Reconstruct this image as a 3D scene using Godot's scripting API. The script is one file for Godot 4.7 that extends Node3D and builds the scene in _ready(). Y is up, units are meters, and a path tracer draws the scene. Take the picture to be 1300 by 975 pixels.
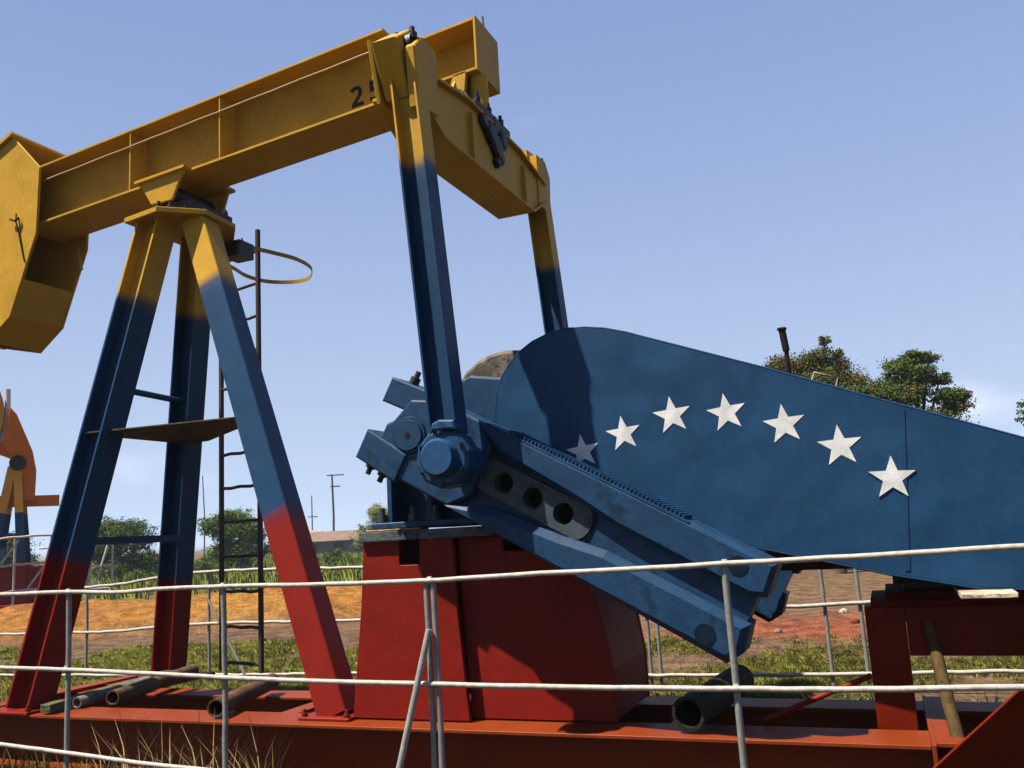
extends Node3D
# An oil well pumping unit painted yellow, blue and red behind a pipe fence.
# Axes: x runs along the walking beam, z towards the viewer, y up; metres.

const YEL := Color(0.38, 0.222, 0.022)
const BLU := Color(0.0080, 0.0355, 0.089)
const RED := Color(0.145, 0.010, 0.0042)
const SKIDRED := Color(0.145, 0.026, 0.0075)
const GREASE_AND_SHADE := Color(0.012, 0.011, 0.010)  # black of greasy parts, also painted as the shade inside holes
const RAILW := Color(0.30, 0.28, 0.26)
const POSTG := Color(0.165, 0.17, 0.165)

var M := {}
var names := {}
var rng := RandomNumberGenerator.new()
var noise := FastNoiseLite.new()

# ---------------------------------------------------------------- helpers
func mb() -> SurfaceTool:
	var st := SurfaceTool.new()
	st.begin(Mesh.PRIMITIVE_TRIANGLES)
	return st

func numbered(n: String) -> String:
	if not names.has(n):
		names[n] = 0
		return n
	names[n] += 1
	return "%s_%03d" % [n, names[n]]

func put(st: SurfaceTool, called: String, mat: Material, parent: Node = null) -> MeshInstance3D:
	var o := MeshInstance3D.new()
	o.mesh = st.commit()
	o.material_override = mat
	o.name = called if parent else numbered(called)
	(parent if parent else self).add_child(o, true)
	return o

func thing(called: String, label: String, category: String, at := Vector3.ZERO, group := "") -> Node3D:
	var o := Node3D.new()
	o.name = numbered(called)
	add_child(o)
	o.position = at
	tag(o, label, category, group)
	return o

func tag(o: Node, label: String, category: String, group := "", kind := "") -> void:
	o.set_meta("label", label)
	o.set_meta("category", category)
	if group: o.set_meta("group", group)
	if kind: o.set_meta("kind", kind)

func vtx(st: SurfaceTool, p: Vector3, n: Vector3, c: Color) -> void:
	st.set_color(c)
	st.set_normal(n)
	st.add_vertex(p)

func tri(st: SurfaceTool, a: Vector3, b: Vector3, c: Vector3, n: Vector3, ca: Color, cb: Color, cc: Color) -> void:
	if (b - a).cross(c - a).dot(n) > 0.0:
		vtx(st, a, n, ca); vtx(st, c, n, cc); vtx(st, b, n, cb)
	else:
		vtx(st, a, n, ca); vtx(st, b, n, cb); vtx(st, c, n, cc)

func quad(st: SurfaceTool, a: Vector3, b: Vector3, c: Vector3, d: Vector3, n: Vector3, col: Color) -> void:
	tri(st, a, b, c, n, col, col, col)
	tri(st, a, c, d, n, col, col, col)

func area(p: PackedVector2Array) -> float:
	var s := 0.0
	for i in p.size():
		var q := p[(i + 1) % p.size()]
		s += p[i].x * q.y - q.x * p[i].y
	return s * 0.5

func inset(p: PackedVector2Array, d: float) -> PackedVector2Array:
	# p runs counter-clockwise
	var r := PackedVector2Array()
	var n := p.size()
	for i in n:
		var e0 := (p[i] - p[(i + n - 1) % n]).normalized()
		var e1 := (p[(i + 1) % n] - p[i]).normalized()
		var n0 := Vector2(-e0.y, e0.x)
		var n1 := Vector2(-e1.y, e1.x)
		var m := (n0 + n1)
		var k := maxf(0.35, m.length_squared() * 0.5)
		r.append(p[i] + m * d / k)
	return r

func prism(st: SurfaceTool, poly: PackedVector2Array, z0: float, z1: float, t := Transform3D.IDENTITY, col := Color.WHITE, bev := 0.0) -> void:
	var p := poly.duplicate()
	if area(p) < 0.0: p.reverse()
	var idx := Geometry2D.triangulate_polygon(p)
	var lo := minf(z0, z1)
	var hi := maxf(z0, z1)
	var q := inset(p, bev) if bev > 0.0 else p
	var nb := t.basis.orthonormalized()
	for side in 2:
		var z := hi if side else lo
		var n := nb * Vector3(0, 0, 1 if side else -1)
		for i in range(0, idx.size(), 3):
			var a := q[idx[i]]; var b := q[idx[i + 1]]; var c := q[idx[i + 2]]
			tri(st, t * Vector3(a.x, a.y, z), t * Vector3(b.x, b.y, z), t * Vector3(c.x, c.y, z), n, col, col, col)
	for i in p.size():
		var j := (i + 1) % p.size()
		var e := (p[j] - p[i]).normalized()
		var n2 := Vector3(e.y, -e.x, 0)
		quad(st, t * Vector3(p[i].x, p[i].y, lo + bev), t * Vector3(p[j].x, p[j].y, lo + bev), t * Vector3(p[j].x, p[j].y, hi - bev), t * Vector3(p[i].x, p[i].y, hi - bev), nb * n2, col)
		if bev > 0.0:
			quad(st, t * Vector3(p[i].x, p[i].y, hi - bev), t * Vector3(p[j].x, p[j].y, hi - bev), t * Vector3(q[j].x, q[j].y, hi), t * Vector3(q[i].x, q[i].y, hi), nb * (n2 + Vector3(0, 0, 1)).normalized(), col)
			quad(st, t * Vector3(p[i].x, p[i].y, lo + bev), t * Vector3(p[j].x, p[j].y, lo + bev), t * Vector3(q[j].x, q[j].y, lo), t * Vector3(q[i].x, q[i].y, lo), nb * (n2 - Vector3(0, 0, 1)).normalized(), col)

func rect(x0: float, y0: float, x1: float, y1: float) -> PackedVector2Array:
	return PackedVector2Array([Vector2(x0, y0), Vector2(x1, y0), Vector2(x1, y1), Vector2(x0, y1)])

func pv(a: Array) -> PackedVector2Array:
	var p := PackedVector2Array()
	for i in range(0, a.size(), 2): p.append(Vector2(a[i], a[i + 1]))
	return p

func box(st: SurfaceTool, x0: float, x1: float, y0: float, y1: float, z0: float, z1: float, col := Color.WHITE, bev := 0.004) -> void:
	prism(st, rect(x0, y0, x1, y1), z0, z1, Transform3D.IDENTITY, col, bev)

func zyprism(st: SurfaceTool, poly: PackedVector2Array, x0: float, x1: float, col := Color.WHITE, bev := 0.004) -> void:
	# poly holds (z, y) pairs; extruded along x
	var t := Transform3D(Basis(Vector3(0, 0, 1), Vector3(0, 1, 0), Vector3(-1, 0, 0)), Vector3.ZERO)
	prism(st, poly, -x0, -x1, t, col, bev)

func xzprism(st: SurfaceTool, poly: PackedVector2Array, y0: float, y1: float, col := Color.WHITE, bev := 0.003) -> void:
	# poly holds (x, z) pairs; extruded along y
	var t := Transform3D(Basis(Vector3(1, 0, 0), Vector3(0, 0, 1), Vector3(0, -1, 0)), Vector3.ZERO)
	prism(st, poly, -y0, -y1, t, col, bev)

func paint(y: float, kind: int) -> Color:
	# soft sprayed changes of paint: 0 near front leg, 1 pitman arms, 2 rear leg, 3 far leg
	var w := 0.055
	var a: float = [3.94, 4.10, 3.99, 3.95][kind]
	var c := BLU.lerp(YEL, smoothstep(a - w, a + w, y))
	if kind != 1:
		var r: float = [1.66, 0.0, 1.86, 1.38][kind]
		c = RED.lerp(c, smoothstep(r - w, r + w, y))
	return c

func sweep(st: SurfaceTool, sec: PackedVector2Array, a: Vector3, b: Vector3, xdir: Vector3, kind := -1, col := Color.WHITE) -> void:
	# straight member of the given cross-section from a to b
	var w := (b - a).normalized()
	var u := (xdir - w * xdir.dot(w)).normalized()
	var v := w.cross(u)
	var p := sec.duplicate()
	if area(p) < 0.0: p.reverse()
	var n := 48 if kind >= 0 else 1
	for i in p.size():
		var j := (i + 1) % p.size()
		var e := (p[j] - p[i]).normalized()
		var nn := u * e.y - v * e.x
		for k in n:
			var q0 := a.lerp(b, float(k) / n)
			var q1 := a.lerp(b, float(k + 1) / n)
			var c0 := paint(q0.y + 0.03 * sin(i * 12.9), kind) if kind >= 0 else col
			var c1 := paint(q1.y + 0.03 * sin(i * 12.9), kind) if kind >= 0 else col
			var o0 := u * p[i].x + v * p[i].y
			var o1 := u * p[j].x + v * p[j].y
			tri(st, q0 + o0, q0 + o1, q1 + o1, nn, c0, c0, c1)
			tri(st, q0 + o0, q1 + o1, q1 + o0, nn, c0, c1, c1)
	var idx := Geometry2D.triangulate_polygon(p)
	for side in 2:
		var q := b if side else a
		var c := paint(q.y, kind) if kind >= 0 else col
		for i in range(0, idx.size(), 3):
			var pa := p[idx[i]]; var pb := p[idx[i + 1]]; var pc := p[idx[i + 2]]
			tri(st, q + u * pa.x + v * pa.y, q + u * pb.x + v * pb.y, q + u * pc.x + v * pc.y, w if side else -w, c, c, c)

func hsec(w: float, d: float, t: float) -> PackedVector2Array:
	# H: flanges face +-x (width d along second axis), web in the middle
	var h := w * 0.5
	var g := d * 0.5
	var s := t * 0.5
	return pv([-h, -g, -h + t, -g, -h + t, -s, h - t, -s, h - t, -g, h, -g, h, g, h - t, g, h - t, s, -h + t, s, -h + t, g, -h, g])

func csec(b: float, h: float, w: float = 0.0) -> PackedVector2Array:
	# chamfered rectangle
	return pv([-b + w, -h, b - w, -h, b, -h + w, b, h - w, b - w, h, -b + w, h, -b, h - w, -b, -h + w]) if w > 0.0 else rect(-b, -h, b, h)

func tube(st: SurfaceTool, pts: Array, r: float, col := Color.WHITE, sides := 10, closed := false, r2 := -1.0) -> void:
	var n := pts.size()
	var up := Vector3(0.13, 1, 0.07).normalized()
	var rings := []
	for i in n:
		var d: Vector3
		if closed: d = pts[(i + 1) % n] - pts[(i + n - 1) % n]
		else: d = pts[mini(i + 1, n - 1)] - pts[maxi(i - 1, 0)]
		d = d.normalized()
		if absf(d.dot(up)) > 0.95: up = Vector3(1, 0.1, 0.2).normalized()
		var u := up.cross(d).normalized()
		var v := d.cross(u)
		var ring := []
		var rr := r if r2 < 0.0 else lerpf(r, r2, float(i) / (n - 1))
		for k in sides:
			var a := TAU * k / sides
			var nn := u * cos(a) + v * sin(a)
			ring.append([pts[i] + nn * rr, nn])
		rings.append(ring)
	for i in (n if closed else n - 1):
		var A = rings[i]; var B = rings[(i + 1) % n]
		for k in sides:
			var l := (k + 1) % sides
			var fn: Vector3 = (A[k][1] + A[l][1]).normalized()
			stri(st, A[k], A[l], B[l], fn, col)
			stri(st, A[k], B[l], B[k], fn, col)
	if not closed:
		for e in 2:
			var R = rings[n - 1] if e else rings[0]
			var c: Vector3 = pts[n - 1] if e else pts[0]
			var nn: Vector3 = ((pts[n - 1] - pts[n - 2]) if e else (pts[0] - pts[1])).normalized()
			for k in sides:
				tri(st, c, R[k][0], R[(k + 1) % sides][0], nn, col, col, col)

func stri(st: SurfaceTool, a, b, c, n: Vector3, col: Color) -> void:
	if (b[0] - a[0]).cross(c[0] - a[0]).dot(n) > 0.0:
		var t = b; b = c; c = t
	for p in [a, b, c]: vtx(st, p[0], p[1], col)

func cyl(st: SurfaceTool, a: Vector3, b: Vector3, r: float, col := Color.WHITE, sides := 20, bev := 0.0) -> void:
	if bev <= 0.0:
		tube(st, [a, b], r, col, sides)
		return
	var d := (b - a).normalized() * bev
	tube(st, [a, b - d], r, col, sides)
	tube(st, [b - d * 1.001, b], r, col, sides, false, r - bev)

func pipe(st: SurfaceTool, a: Vector3, b: Vector3, r: float, ri: float, col := Color.WHITE, sides := 20) -> void:
	# open-ended pipe with a visible bore
	var w := (b - a).normalized()
	var u := Vector3.UP.cross(w)
	if u.length() < 0.05: u = Vector3.RIGHT
	u = u.normalized()
	var v := w.cross(u)
	for k in sides:
		var a0 := TAU * k / sides
		var a1 := TAU * (k + 1) / sides
		var n0 := u * cos(a0) + v * sin(a0)
		var n1 := u * cos(a1) + v * sin(a1)
		var nm := (n0 + n1).normalized()
		stri(st, [a + n0 * r, n0], [a + n1 * r, n1], [b + n1 * r, n1], nm, col)
		stri(st, [a + n0 * r, n0], [b + n1 * r, n1], [b + n0 * r, n0], nm, col)
		stri(st, [a + n0 * ri, -n0], [a + n1 * ri, -n1], [b + n1 * ri, -n1], -nm, col)
		stri(st, [a + n0 * ri, -n0], [b + n1 * ri, -n1], [b + n0 * ri, -n0], -nm, col)
		quad(st, a + n0 * r, a + n1 * r, a + n1 * ri, a + n0 * ri, -w, col)
		quad(st, b + n0 * r, b + n1 * r, b + n1 * ri, b + n0 * ri, w, col)

func bolt(st: SurfaceTool, p: Vector3, d: Vector3, r: float, h: float, col: Color) -> void:
	tube(st, [p, p + d * h], r, col, 6)
	tube(st, [p + d * h, p + d * (h * 1.9)], r * 0.55, col, 6)

# ---------------------------------------------------------------- materials
func gray_image(n: FastNoiseLite, size := 512) -> Image:
	var im := n.get_seamless_image(size, size)
	im.convert(Image.FORMAT_L8)
	return im

func fnl(freq: float, oct: int, sd: int, type := FastNoiseLite.TYPE_SIMPLEX_SMOOTH) -> FastNoiseLite:
	var n := FastNoiseLite.new()
	n.noise_type = type
	n.frequency = freq
	n.fractal_octaves = oct
	n.seed = sd
	return n

func tex(im: Image) -> ImageTexture:
	im.generate_mipmaps()
	return ImageTexture.create_from_image(im)

func bump(n: FastNoiseLite, strength: float, size := 512) -> ImageTexture:
	var im := gray_image(n, size)
	im.convert(Image.FORMAT_RGBA8)
	im.bump_map_to_normal_map(strength)
	return tex(im)

func painted_texture(sd: int, blotch: float, chips: float, grime := 0.0, streak := 0.0) -> ImageTexture:
	# old paint: faded and dusty blotches, fine grain, rust chips
	var a := gray_image(fnl(0.006, 4, sd))
	var b := gray_image(fnl(0.06, 3, sd + 1))
	var c := gray_image(fnl(0.022, 5, sd + 2))
	var im := Image.create(512, 512, false, Image.FORMAT_RGB8)
	for y in 512:
		for x in 512:
			var p := a.get_pixel(x, y).r
			var q := b.get_pixel(x, y).r
			var s := c.get_pixel(x, y).r
			var v := 0.92 + (p - 0.5) * blotch + (q - 0.5) * 0.10
			if streak > 0.0:
				v += (c.get_pixel((x * 7) % 512, y).r - 0.5) * streak
			var col := Color(v, v, v)
			if grime > 0.0:
				col = col.lerp(Color(0.36, 0.34, 0.31), smoothstep(0.50, 0.80, p * 0.65 + s * 0.35) * grime)
			var dusty := smoothstep(0.55, 0.85, p * 0.6 + s * 0.4) * 0.12
			col = col.lerp(Color(0.93, 0.88, 0.82), dusty)
			var chip := smoothstep(1.0 - chips, 1.0 - chips + 0.10, s * 0.62 + q * 0.38)
			col = col.lerp(Color(0.56, 0.44, 0.38), chip * 0.7)
			im.set_pixel(x, y, col)
	return tex(im)

func paint_mat(t: Texture2D, rough: float, scale: float, nm: Texture2D, nstr: float, spec := 0.5) -> StandardMaterial3D:
	var m := StandardMaterial3D.new()
	m.vertex_color_use_as_albedo = true
	m.albedo_texture = t
	m.roughness = rough
	m.metallic_specular = spec
	m.uv1_triplanar = true
	m.uv1_world_triplanar = true
	m.uv1_scale = Vector3.ONE * scale
	if nm:
		m.normal_enabled = true
		m.normal_texture = nm
		m.normal_scale = nstr
	return m

func make_materials() -> void:
	var wav := bump(fnl(0.008, 2, 40), 6.0)
	var grit := bump(fnl(0.05, 4, 41), 3.0)
	M.paint = paint_mat(painted_texture(11, 0.14, 0.22, 0.07, 0.09), 0.5, 0.7, wav, 0.25, 0.22)
	M.guard = paint_mat(painted_texture(21, 0.16, 0.15, 0.06, 0.07), 0.42, 0.45, wav, 0.45, 0.28)
	M.cast = paint_mat(painted_texture(31, 0.24, 0.24, 0.5, 0.08), 0.46, 0.9, grit, 0.16, 0.3)
	M.rust = paint_mat(painted_texture(51, 0.6, 0.42), 0.75, 1.5, grit, 0.6, 0.2)
	M.star = paint_mat(painted_texture(61, 0.16, 0.16), 0.55, 1.6, wav, 0.3)
	M.rail = paint_mat(painted_texture(71, 0.35, 0.26, 0.35), 0.6, 2.2, grit, 0.4)
	M.grease = paint_mat(painted_texture(81, 0.6, 0.3), 0.45, 2.0, grit, 0.9, 0.3)
	M.wall = paint_mat(painted_texture(91, 0.25, 0.2), 0.85, 0.3, null, 0.0)
	# ground
	var g1 := gray_image(fnl(0.012, 5, 101))
	var g2 := gray_image(fnl(0.09, 4, 102))
	var im := Image.create(512, 512, false, Image.FORMAT_RGB8)
	for y in 512:
		for x in 512:
			var v := 0.80 + (g1.get_pixel(x, y).r - 0.5) * 0.5 + (g2.get_pixel(x, y).r - 0.5) * 0.55
			im.set_pixel(x, y, Color(v, v * 0.985, v * 0.96))
	M.ground = paint_mat(tex(im), 0.95, 0.35, bump(fnl(0.05, 5, 103), 8.0), 0.9, 0.2)
	M.bark = paint_mat(painted_texture(111, 0.5, 0.4), 0.9, 1.0, grit, 1.0, 0.2)
	var lf := StandardMaterial3D.new()
	lf.vertex_color_use_as_albedo = true
	lf.roughness = 0.8
	lf.metallic_specular = 0.12
	lf.cull_mode = BaseMaterial3D.CULL_DISABLED
	lf.backlight_enabled = true
	lf.backlight = Color(0.10, 0.13, 0.03)
	M.leaf = lf
	var gr := lf.duplicate()
	gr.roughness = 0.8
	M.grass = gr

# ---------------------------------------------------------------- pump jack
func leg(parent: Node3D, sec: PackedVector2Array, foot: Vector3, top: Vector3, mat: Material, toe: Vector3, kind: int) -> void:
	var st := mb()
	sweep(st, sec, foot, top, Vector3.RIGHT, kind)
	var l := put(st, "leg", mat, parent)
	st = mb()
	box(st, foot.x - 0.21 + toe.x, foot.x + 0.21 + toe.x, foot.y, foot.y + 0.022, foot.z - 0.19, foot.z + 0.19, RED)
	put(st, "foot_plate", mat, l)
	for s in [[-1, -1], [1, -1], [-1, 1], [1, 1]]:
		st = mb()
		bolt(st, Vector3(foot.x + toe.x + s[0] * 0.175, foot.y + 0.02, foot.z + s[1] * 0.155), Vector3.UP, 0.024, 0.028, SKIDRED * 0.8)
		put(st, "bolt", mat, l)

func beam_top(x: float) -> float: return 5.578 + 0.0955 * (x + 7.317)
func beam_bot(x: float) -> float: return 4.983 + 0.0835 * (x + 7.466)

func build_walking_beam(P: Node3D) -> void:
	var Z := -6.40
	var x0 := -7.75
	var x1 := -3.50
	var x2 := -2.655
	var st := mb()
	# web, shallower behind the equalizer
	prism(st, pv([x0, beam_bot(x0), x2, beam_bot(x2), x2, 5.80, x1, 5.715, x1, beam_top(x1), x0, beam_top(x0)]), Z - 0.012, Z + 0.012, Transform3D.IDENTITY, YEL)
	var wb := put(st, "walking_beam", M.paint, P)
	st = mb()
	prism(st, pv([x0, beam_bot(x0) - 0.024, x2, beam_bot(x2) - 0.024, x2, beam_bot(x2), x0, beam_bot(x0)]), Z - 0.24, Z + 0.24, Transform3D.IDENTITY, YEL, 0.003)
	put(st, "bottom_flange", M.paint, wb)
	st = mb()
	prism(st, pv([x0, beam_top(x0), x1, beam_top(x1), x1, beam_top(x1) + 0.024, x0, beam_top(x0) + 0.024]), Z - 0.24, Z + 0.24, Transform3D.IDENTITY, YEL, 0.003)
	put(st, "top_flange", M.paint, wb)
	st = mb()
	prism(st, pv([x1 + 0.001, 5.715, x2 - 0.001, 5.80, x2 - 0.001, 5.826, x1 + 0.001, 5.741]), Z - 0.225, Z + 0.24, Transform3D.IDENTITY, YEL, 0.003)
	put(st, "tail_flange", M.paint, wb)
	st = mb()
	prism(st, rect(x2, beam_bot(x2) - 0.03, x2 + 0.022, 5.832), Z - 0.225, Z + 0.245, Transform3D.IDENTITY, YEL, 0.003)
	put(st, "end_plate", M.paint, wb)
	st = mb()
	tube(st, [Vector3(x2, 5.83, Z + 0.02), Vector3(x2 - 0.005, 5.95, Z + 0.02)], 0.009, YEL * 0.4, 6)
	put(st, "lifting_pin", M.paint, wb)
	for x in [-6.335, -5.255, -4.15]:
		for s in [-1, 1]:
			if x > -4.5: continue
			st = mb()
			prism(st, rect(x - 0.007, beam_bot(x), x + 0.007, beam_top(x)), Z + s * 0.013, Z + s * 0.232, Transform3D.IDENTITY, YEL, 0.0)
			put(st, "stiffener", M.paint, wb)
	st = mb()
	var pts := []
	for i in 21:
		var x := lerpf(-7.42, -3.5, i / 20.0)
		pts.append(Vector3(x, beam_top(x) - 0.157 + 0.002 * sin(i * 2.1), Z + 0.243))
	tube(st, pts, 0.0085, Color(0.34, 0.26, 0.16), 8)
	put(st, "grease_line", M.paint, wb)
	# painted numerals
	var f := SystemFont.new()
	f.font_names = PackedStringArray(["Droid Sans"])
	var k := 0
	for ch in ["2", "5"]:
		var tm := TextMesh.new()
		tm.text = ch
		var fv := FontVariation.new()
		fv.base_font = f
		fv.variation_embolden = 0.9
		tm.font = fv
		tm.font_size = 64
		tm.pixel_size = 0.0039
		tm.depth = 0.003
		var o := MeshInstance3D.new()
		o.mesh = tm
		o.name = "numeral"
		var mm := StandardMaterial3D.new()
		mm.albedo_color = Color(0.02, 0.02, 0.02).linear_to_srgb()
		mm.roughness = 0.9
		mm.metallic_specular = 0.1
		o.material_override = mm
		wb.add_child(o, true)
		o.position = Vector3(-3.915 + k * 0.185, 5.53 + k * 0.02, Z + 0.0145)
		o.rotation = Vector3(0, 0, 0.09)
		k += 1

func build_horse_head(P: Node3D) -> void:
	var outline := pv([-7.84, 5.93, -7.455, 5.53, -7.475, 4.84, -7.80, 4.03, -8.12, 3.80])
	for i in 12:
		var a := lerpf(PI + 0.36, PI - 0.30, i / 11.0)
		outline.append(Vector2(-5.86 + 2.95 * cos(a), 4.95 + 2.95 * sin(a)))
	var st := mb()
	prism(st, outline, -6.125, -6.095, Transform3D.IDENTITY, YEL, 0.004)
	var h := put(st, "horse_head", M.paint, P)
	st = mb()
	prism(st, outline, -6.735, -6.705, Transform3D.IDENTITY, YEL, 0.004)
	put(st, "side_plate", M.paint, h)
	st = mb()   # ridge cap along the two top edges
	prism(st, pv([-8.68, 5.60, -7.835, 5.985, -7.82, 5.955, -7.845, 5.935, -8.67, 5.55]), -6.78, -6.055, Transform3D.IDENTITY, YEL, 0.003)
	put(st, "roof_plate", M.paint, h)
	st = mb()
	prism(st, pv([-7.66, 4.40, -7.81, 4.03, -7.835, 4.04, -7.685, 4.41]), -6.71, -6.12, Transform3D.IDENTITY, YEL, 0.002)
	put(st, "back_plate", M.paint, h)
	st = mb()
	prism(st, pv([-7.80, 4.035, -8.11, 3.81, -8.13, 3.83, -7.82, 4.06]), -6.71, -6.12, Transform3D.IDENTITY, YEL, 0.002)
	put(st, "bottom_plate", M.paint, h)
	st = mb()
	var arc := PackedVector2Array()
	for i in 16: 
		var a := lerpf(PI + 0.36, PI - 0.28, i / 15.0)
		arc.append(Vector2(-5.86 + 2.97 * cos(a), 4.95 + 2.97 * sin(a)))
	for i in 16:
		var a := lerpf(PI - 0.28, PI + 0.36, i / 15.0)
		arc.append(Vector2(-5.86 + 2.93 * cos(a), 4.95 + 2.93 * sin(a)))
	prism(st, arc, -6.71, -6.12, Transform3D.IDENTITY, YEL, 0.0)
	put(st, "front_plate", M.paint, h)
	st = mb()   # safety latch and its chain
	tube(st, [Vector3(-7.80, 5.03, -6.06), Vector3(-7.73, 5.0, -6.06), Vector3(-7.69, 5.03, -6.07)], 0.012, GREASE_AND_SHADE * 2.0, 6)
	tube(st, [Vector3(-7.735, 5.08, -6.075), Vector3(-7.73, 5.0, -6.07), Vector3(-7.70, 4.88, -6.083), Vector3(-7.64, 4.66, -6.086), Vector3(-7.61, 4.56, -6.088)], 0.008, GREASE_AND_SHADE * 2.0, 6)
	put(st, "latch", M.rust, h)
	st = mb()
	prism(st, pv([-7.60, 4.86, -7.55, 4.86, -7.50, 4.62, -7.53, 4.60]), -6.70, -6.66, Transform3D.IDENTITY, YEL, 0.003)
	put(st, "lug", M.paint, h)

func build_samson(P: Node3D) -> void:
	var ys := 0.42
	# near front leg: open angle of two plates
	var s := 0.145
	var t := 0.022
	var L := pv([-s, -s, -s, -s + t, s - t, -s + t, s - t, s, s, s, s, -s])
	# second axis of sweep() points to w x u; mirrored so that the angle opens to the viewer
	var A := pv([-s, s, -s, s - t, s - t, s - t, s - t, -s, s, -s, s, s])
	leg(P, hsec(0.255, 0.245, 0.02), Vector3(-6.68, ys, -5.53), Vector3(-5.95, 4.68, -6.14), M.paint, Vector3.ZERO, 0)
	leg(P, csec(0.118, 0.118, 0.009), Vector3(-3.75, ys, -5.66), Vector3(-5.60, 4.66, -6.30), M.paint, Vector3(-0.02, 0, 0), 2)
	leg(P, hsec(0.235, 0.235, 0.018), Vector3(-6.80, ys, -7.22), Vector3(-5.93, 4.68, -6.66), M.paint, Vector3.ZERO, 3)
	var st := mb()
	xzprism(st, pv([-6.20, -5.98, -5.74, -5.90, -5.42, -6.18, -5.45, -6.62, -5.70, -6.90, -6.22, -6.80]), 4.665, 4.715, YEL * 0.9, 0.005)
	put(st, "top_plate", M.paint, P)
	# triangular brace plate
	st = mb()
	xzprism(st, pv([-6.44, -5.76, -4.68, -5.92, -4.66, -6.04, -6.10, -7.00, -6.42, -7.02]), 2.70, 2.715, Color(0.055, 0.048, 0.03), 0.003)
	put(st, "brace_plate", M.rust, P)
	st = mb()
	tube(st, [Vector3(-6.18, 3.10, -5.93), Vector3(-6.30, 3.10, -6.90)], 0.030, BLU, 10)
	put(st, "brace_bar", M.paint, P)
	st = mb()
	prism(st, rect(-6.46, 1.735, -6.38, 1.80), -6.98, -5.78, Transform3D.IDENTITY, BLU, 0.004)
	put(st, "brace_bar", M.paint, P)
	# saddle bearing
	st = mb()
	prism(st, pv([-6.135, 5.075, -5.61, 5.118, -5.745, 4.845, -5.995, 4.845]), -6.125, -6.095, Transform3D.IDENTITY, YEL, 0.004)
	var sd := put(st, "saddle", M.paint, P)
	st = mb()
	prism(st, pv([-6.135, 5.065, -5.61, 5.110, -5.70, 4.845, -6.04, 4.845]), -6.74, -6.71, Transform3D.IDENTITY, YEL, 0.004)
	put(st, "side_plate", M.paint, sd)
	st = mb()
	prism(st, pv([-6.17, 5.062, -5.575, 5.112, -5.575, 5.140, -6.17, 5.092]), -6.78, -6.06, Transform3D.IDENTITY, YEL, 0.004)
	put(st, "clamp_plate", M.paint, sd)
	st = mb()
	cyl(st, Vector3(-5.87, 4.95, -6.90), Vector3(-5.87, 4.95, -6.14), 0.10, GREASE_AND_SHADE * 1.6, 24, 0.01)
	put(st, "pivot_shaft", M.grease, sd)
	st = mb()
	box(st, -6.07, -5.62, 4.716, 4.86, -6.80, -6.15, GREASE_AND_SHADE * 2.0, 0.02)
	put(st, "bearing_housing", M.grease, sd)
	for q in [[-5.80, -5.99], [-5.70, -6.03], [-6.05, -6.80], [-5.62, -6.78]]:
		st = mb()
		bolt(st, Vector3(q[0], 4.715, q[1]), Vector3.UP, 0.030, 0.045, GREASE_AND_SHADE * 2.5)
		put(st, "bolt", M.grease, sd)
	st = mb()
	box(st, -5.80, -5.60, 4.50, 4.66, -7.10, -6.84, GREASE_AND_SHADE * 2.0, 0.02)
	put(st, "grease_box", M.grease, sd)

func build_ladder(P: Node3D) -> void:
	var Lr := [Vector3(-6.42, 0.42, -7.56), Vector3(-6.42, 4.80, -7.56)]
	var Rr := [Vector3(-5.80, 0.42, -7.40), Vector3(-5.80, 4.955, -7.40)]
	var st := mb()
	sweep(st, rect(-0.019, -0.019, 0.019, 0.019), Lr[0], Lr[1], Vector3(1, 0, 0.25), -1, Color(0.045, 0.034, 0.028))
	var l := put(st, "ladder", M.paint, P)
	st = mb()
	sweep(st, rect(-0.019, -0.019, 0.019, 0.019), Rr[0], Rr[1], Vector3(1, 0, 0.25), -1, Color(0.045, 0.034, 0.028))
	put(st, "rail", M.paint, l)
	for i in 13:
		var y := 0.50 + i * 0.352
		st = mb()
		var e := 0.006 * sin(i * 2.3)
		var pts := []
		for k in 5: pts.append(Vector3(lerpf(-6.42, -5.80, k / 4.0), y + e * (1.0 if k % 2 else -1.0), lerpf(-7.56, -7.40, k / 4.0)))
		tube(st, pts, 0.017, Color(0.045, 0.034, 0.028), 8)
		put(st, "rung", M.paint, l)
	# safety hoop of flat bar standing out behind the ladder
	var hp := [[-5.70, -7.02], [-5.79, -7.22], [-5.71, -7.50], [-5.63, -7.81], [-5.66, -8.12], [-5.77, -8.33], [-5.97, -8.52], [-6.20, -8.53], [-6.42, -8.35], [-6.47, -8.05], [-6.40, -7.75], [-6.36, -7.48]]
	var crv := Curve3D.new()
	for i in hp.size():
		var p0 = hp[maxi(i - 1, 0)]; var p1 = hp[mini(i + 1, hp.size() - 1)]
		var tg := Vector3(p1[0] - p0[0], 0, p1[1] - p0[1]) / 6.0
		crv.add_point(Vector3(hp[i][0], 4.72, hp[i][1]), -tg, tg)
	var bk := crv.tessellate_even_length(5, 0.05)
	st = mb()
	for i in bk.size() - 1:
		var a := bk[i]; var b := bk[i + 1]
		var d := (b - a).normalized()
		var n := Vector3(-d.z, 0, d.x)
		var t := n * 0.004
		var h := Vector3(0, 0.022, 0)
		quad(st, a - h + t, b - h + t, b + h + t, a + h + t, n, YEL * 0.75)
		quad(st, a - h - t, b - h - t, b + h - t, a + h - t, -n, YEL * 0.75)
		quad(st, a + h - t, b + h - t, b + h + t, a + h + t, Vector3.UP, YEL * 0.75)
		quad(st, a - h - t, b - h - t, b - h + t, a - h + t, Vector3.DOWN, YEL * 0.75)
	put(st, "safety_hoop", M.paint, l)

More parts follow.
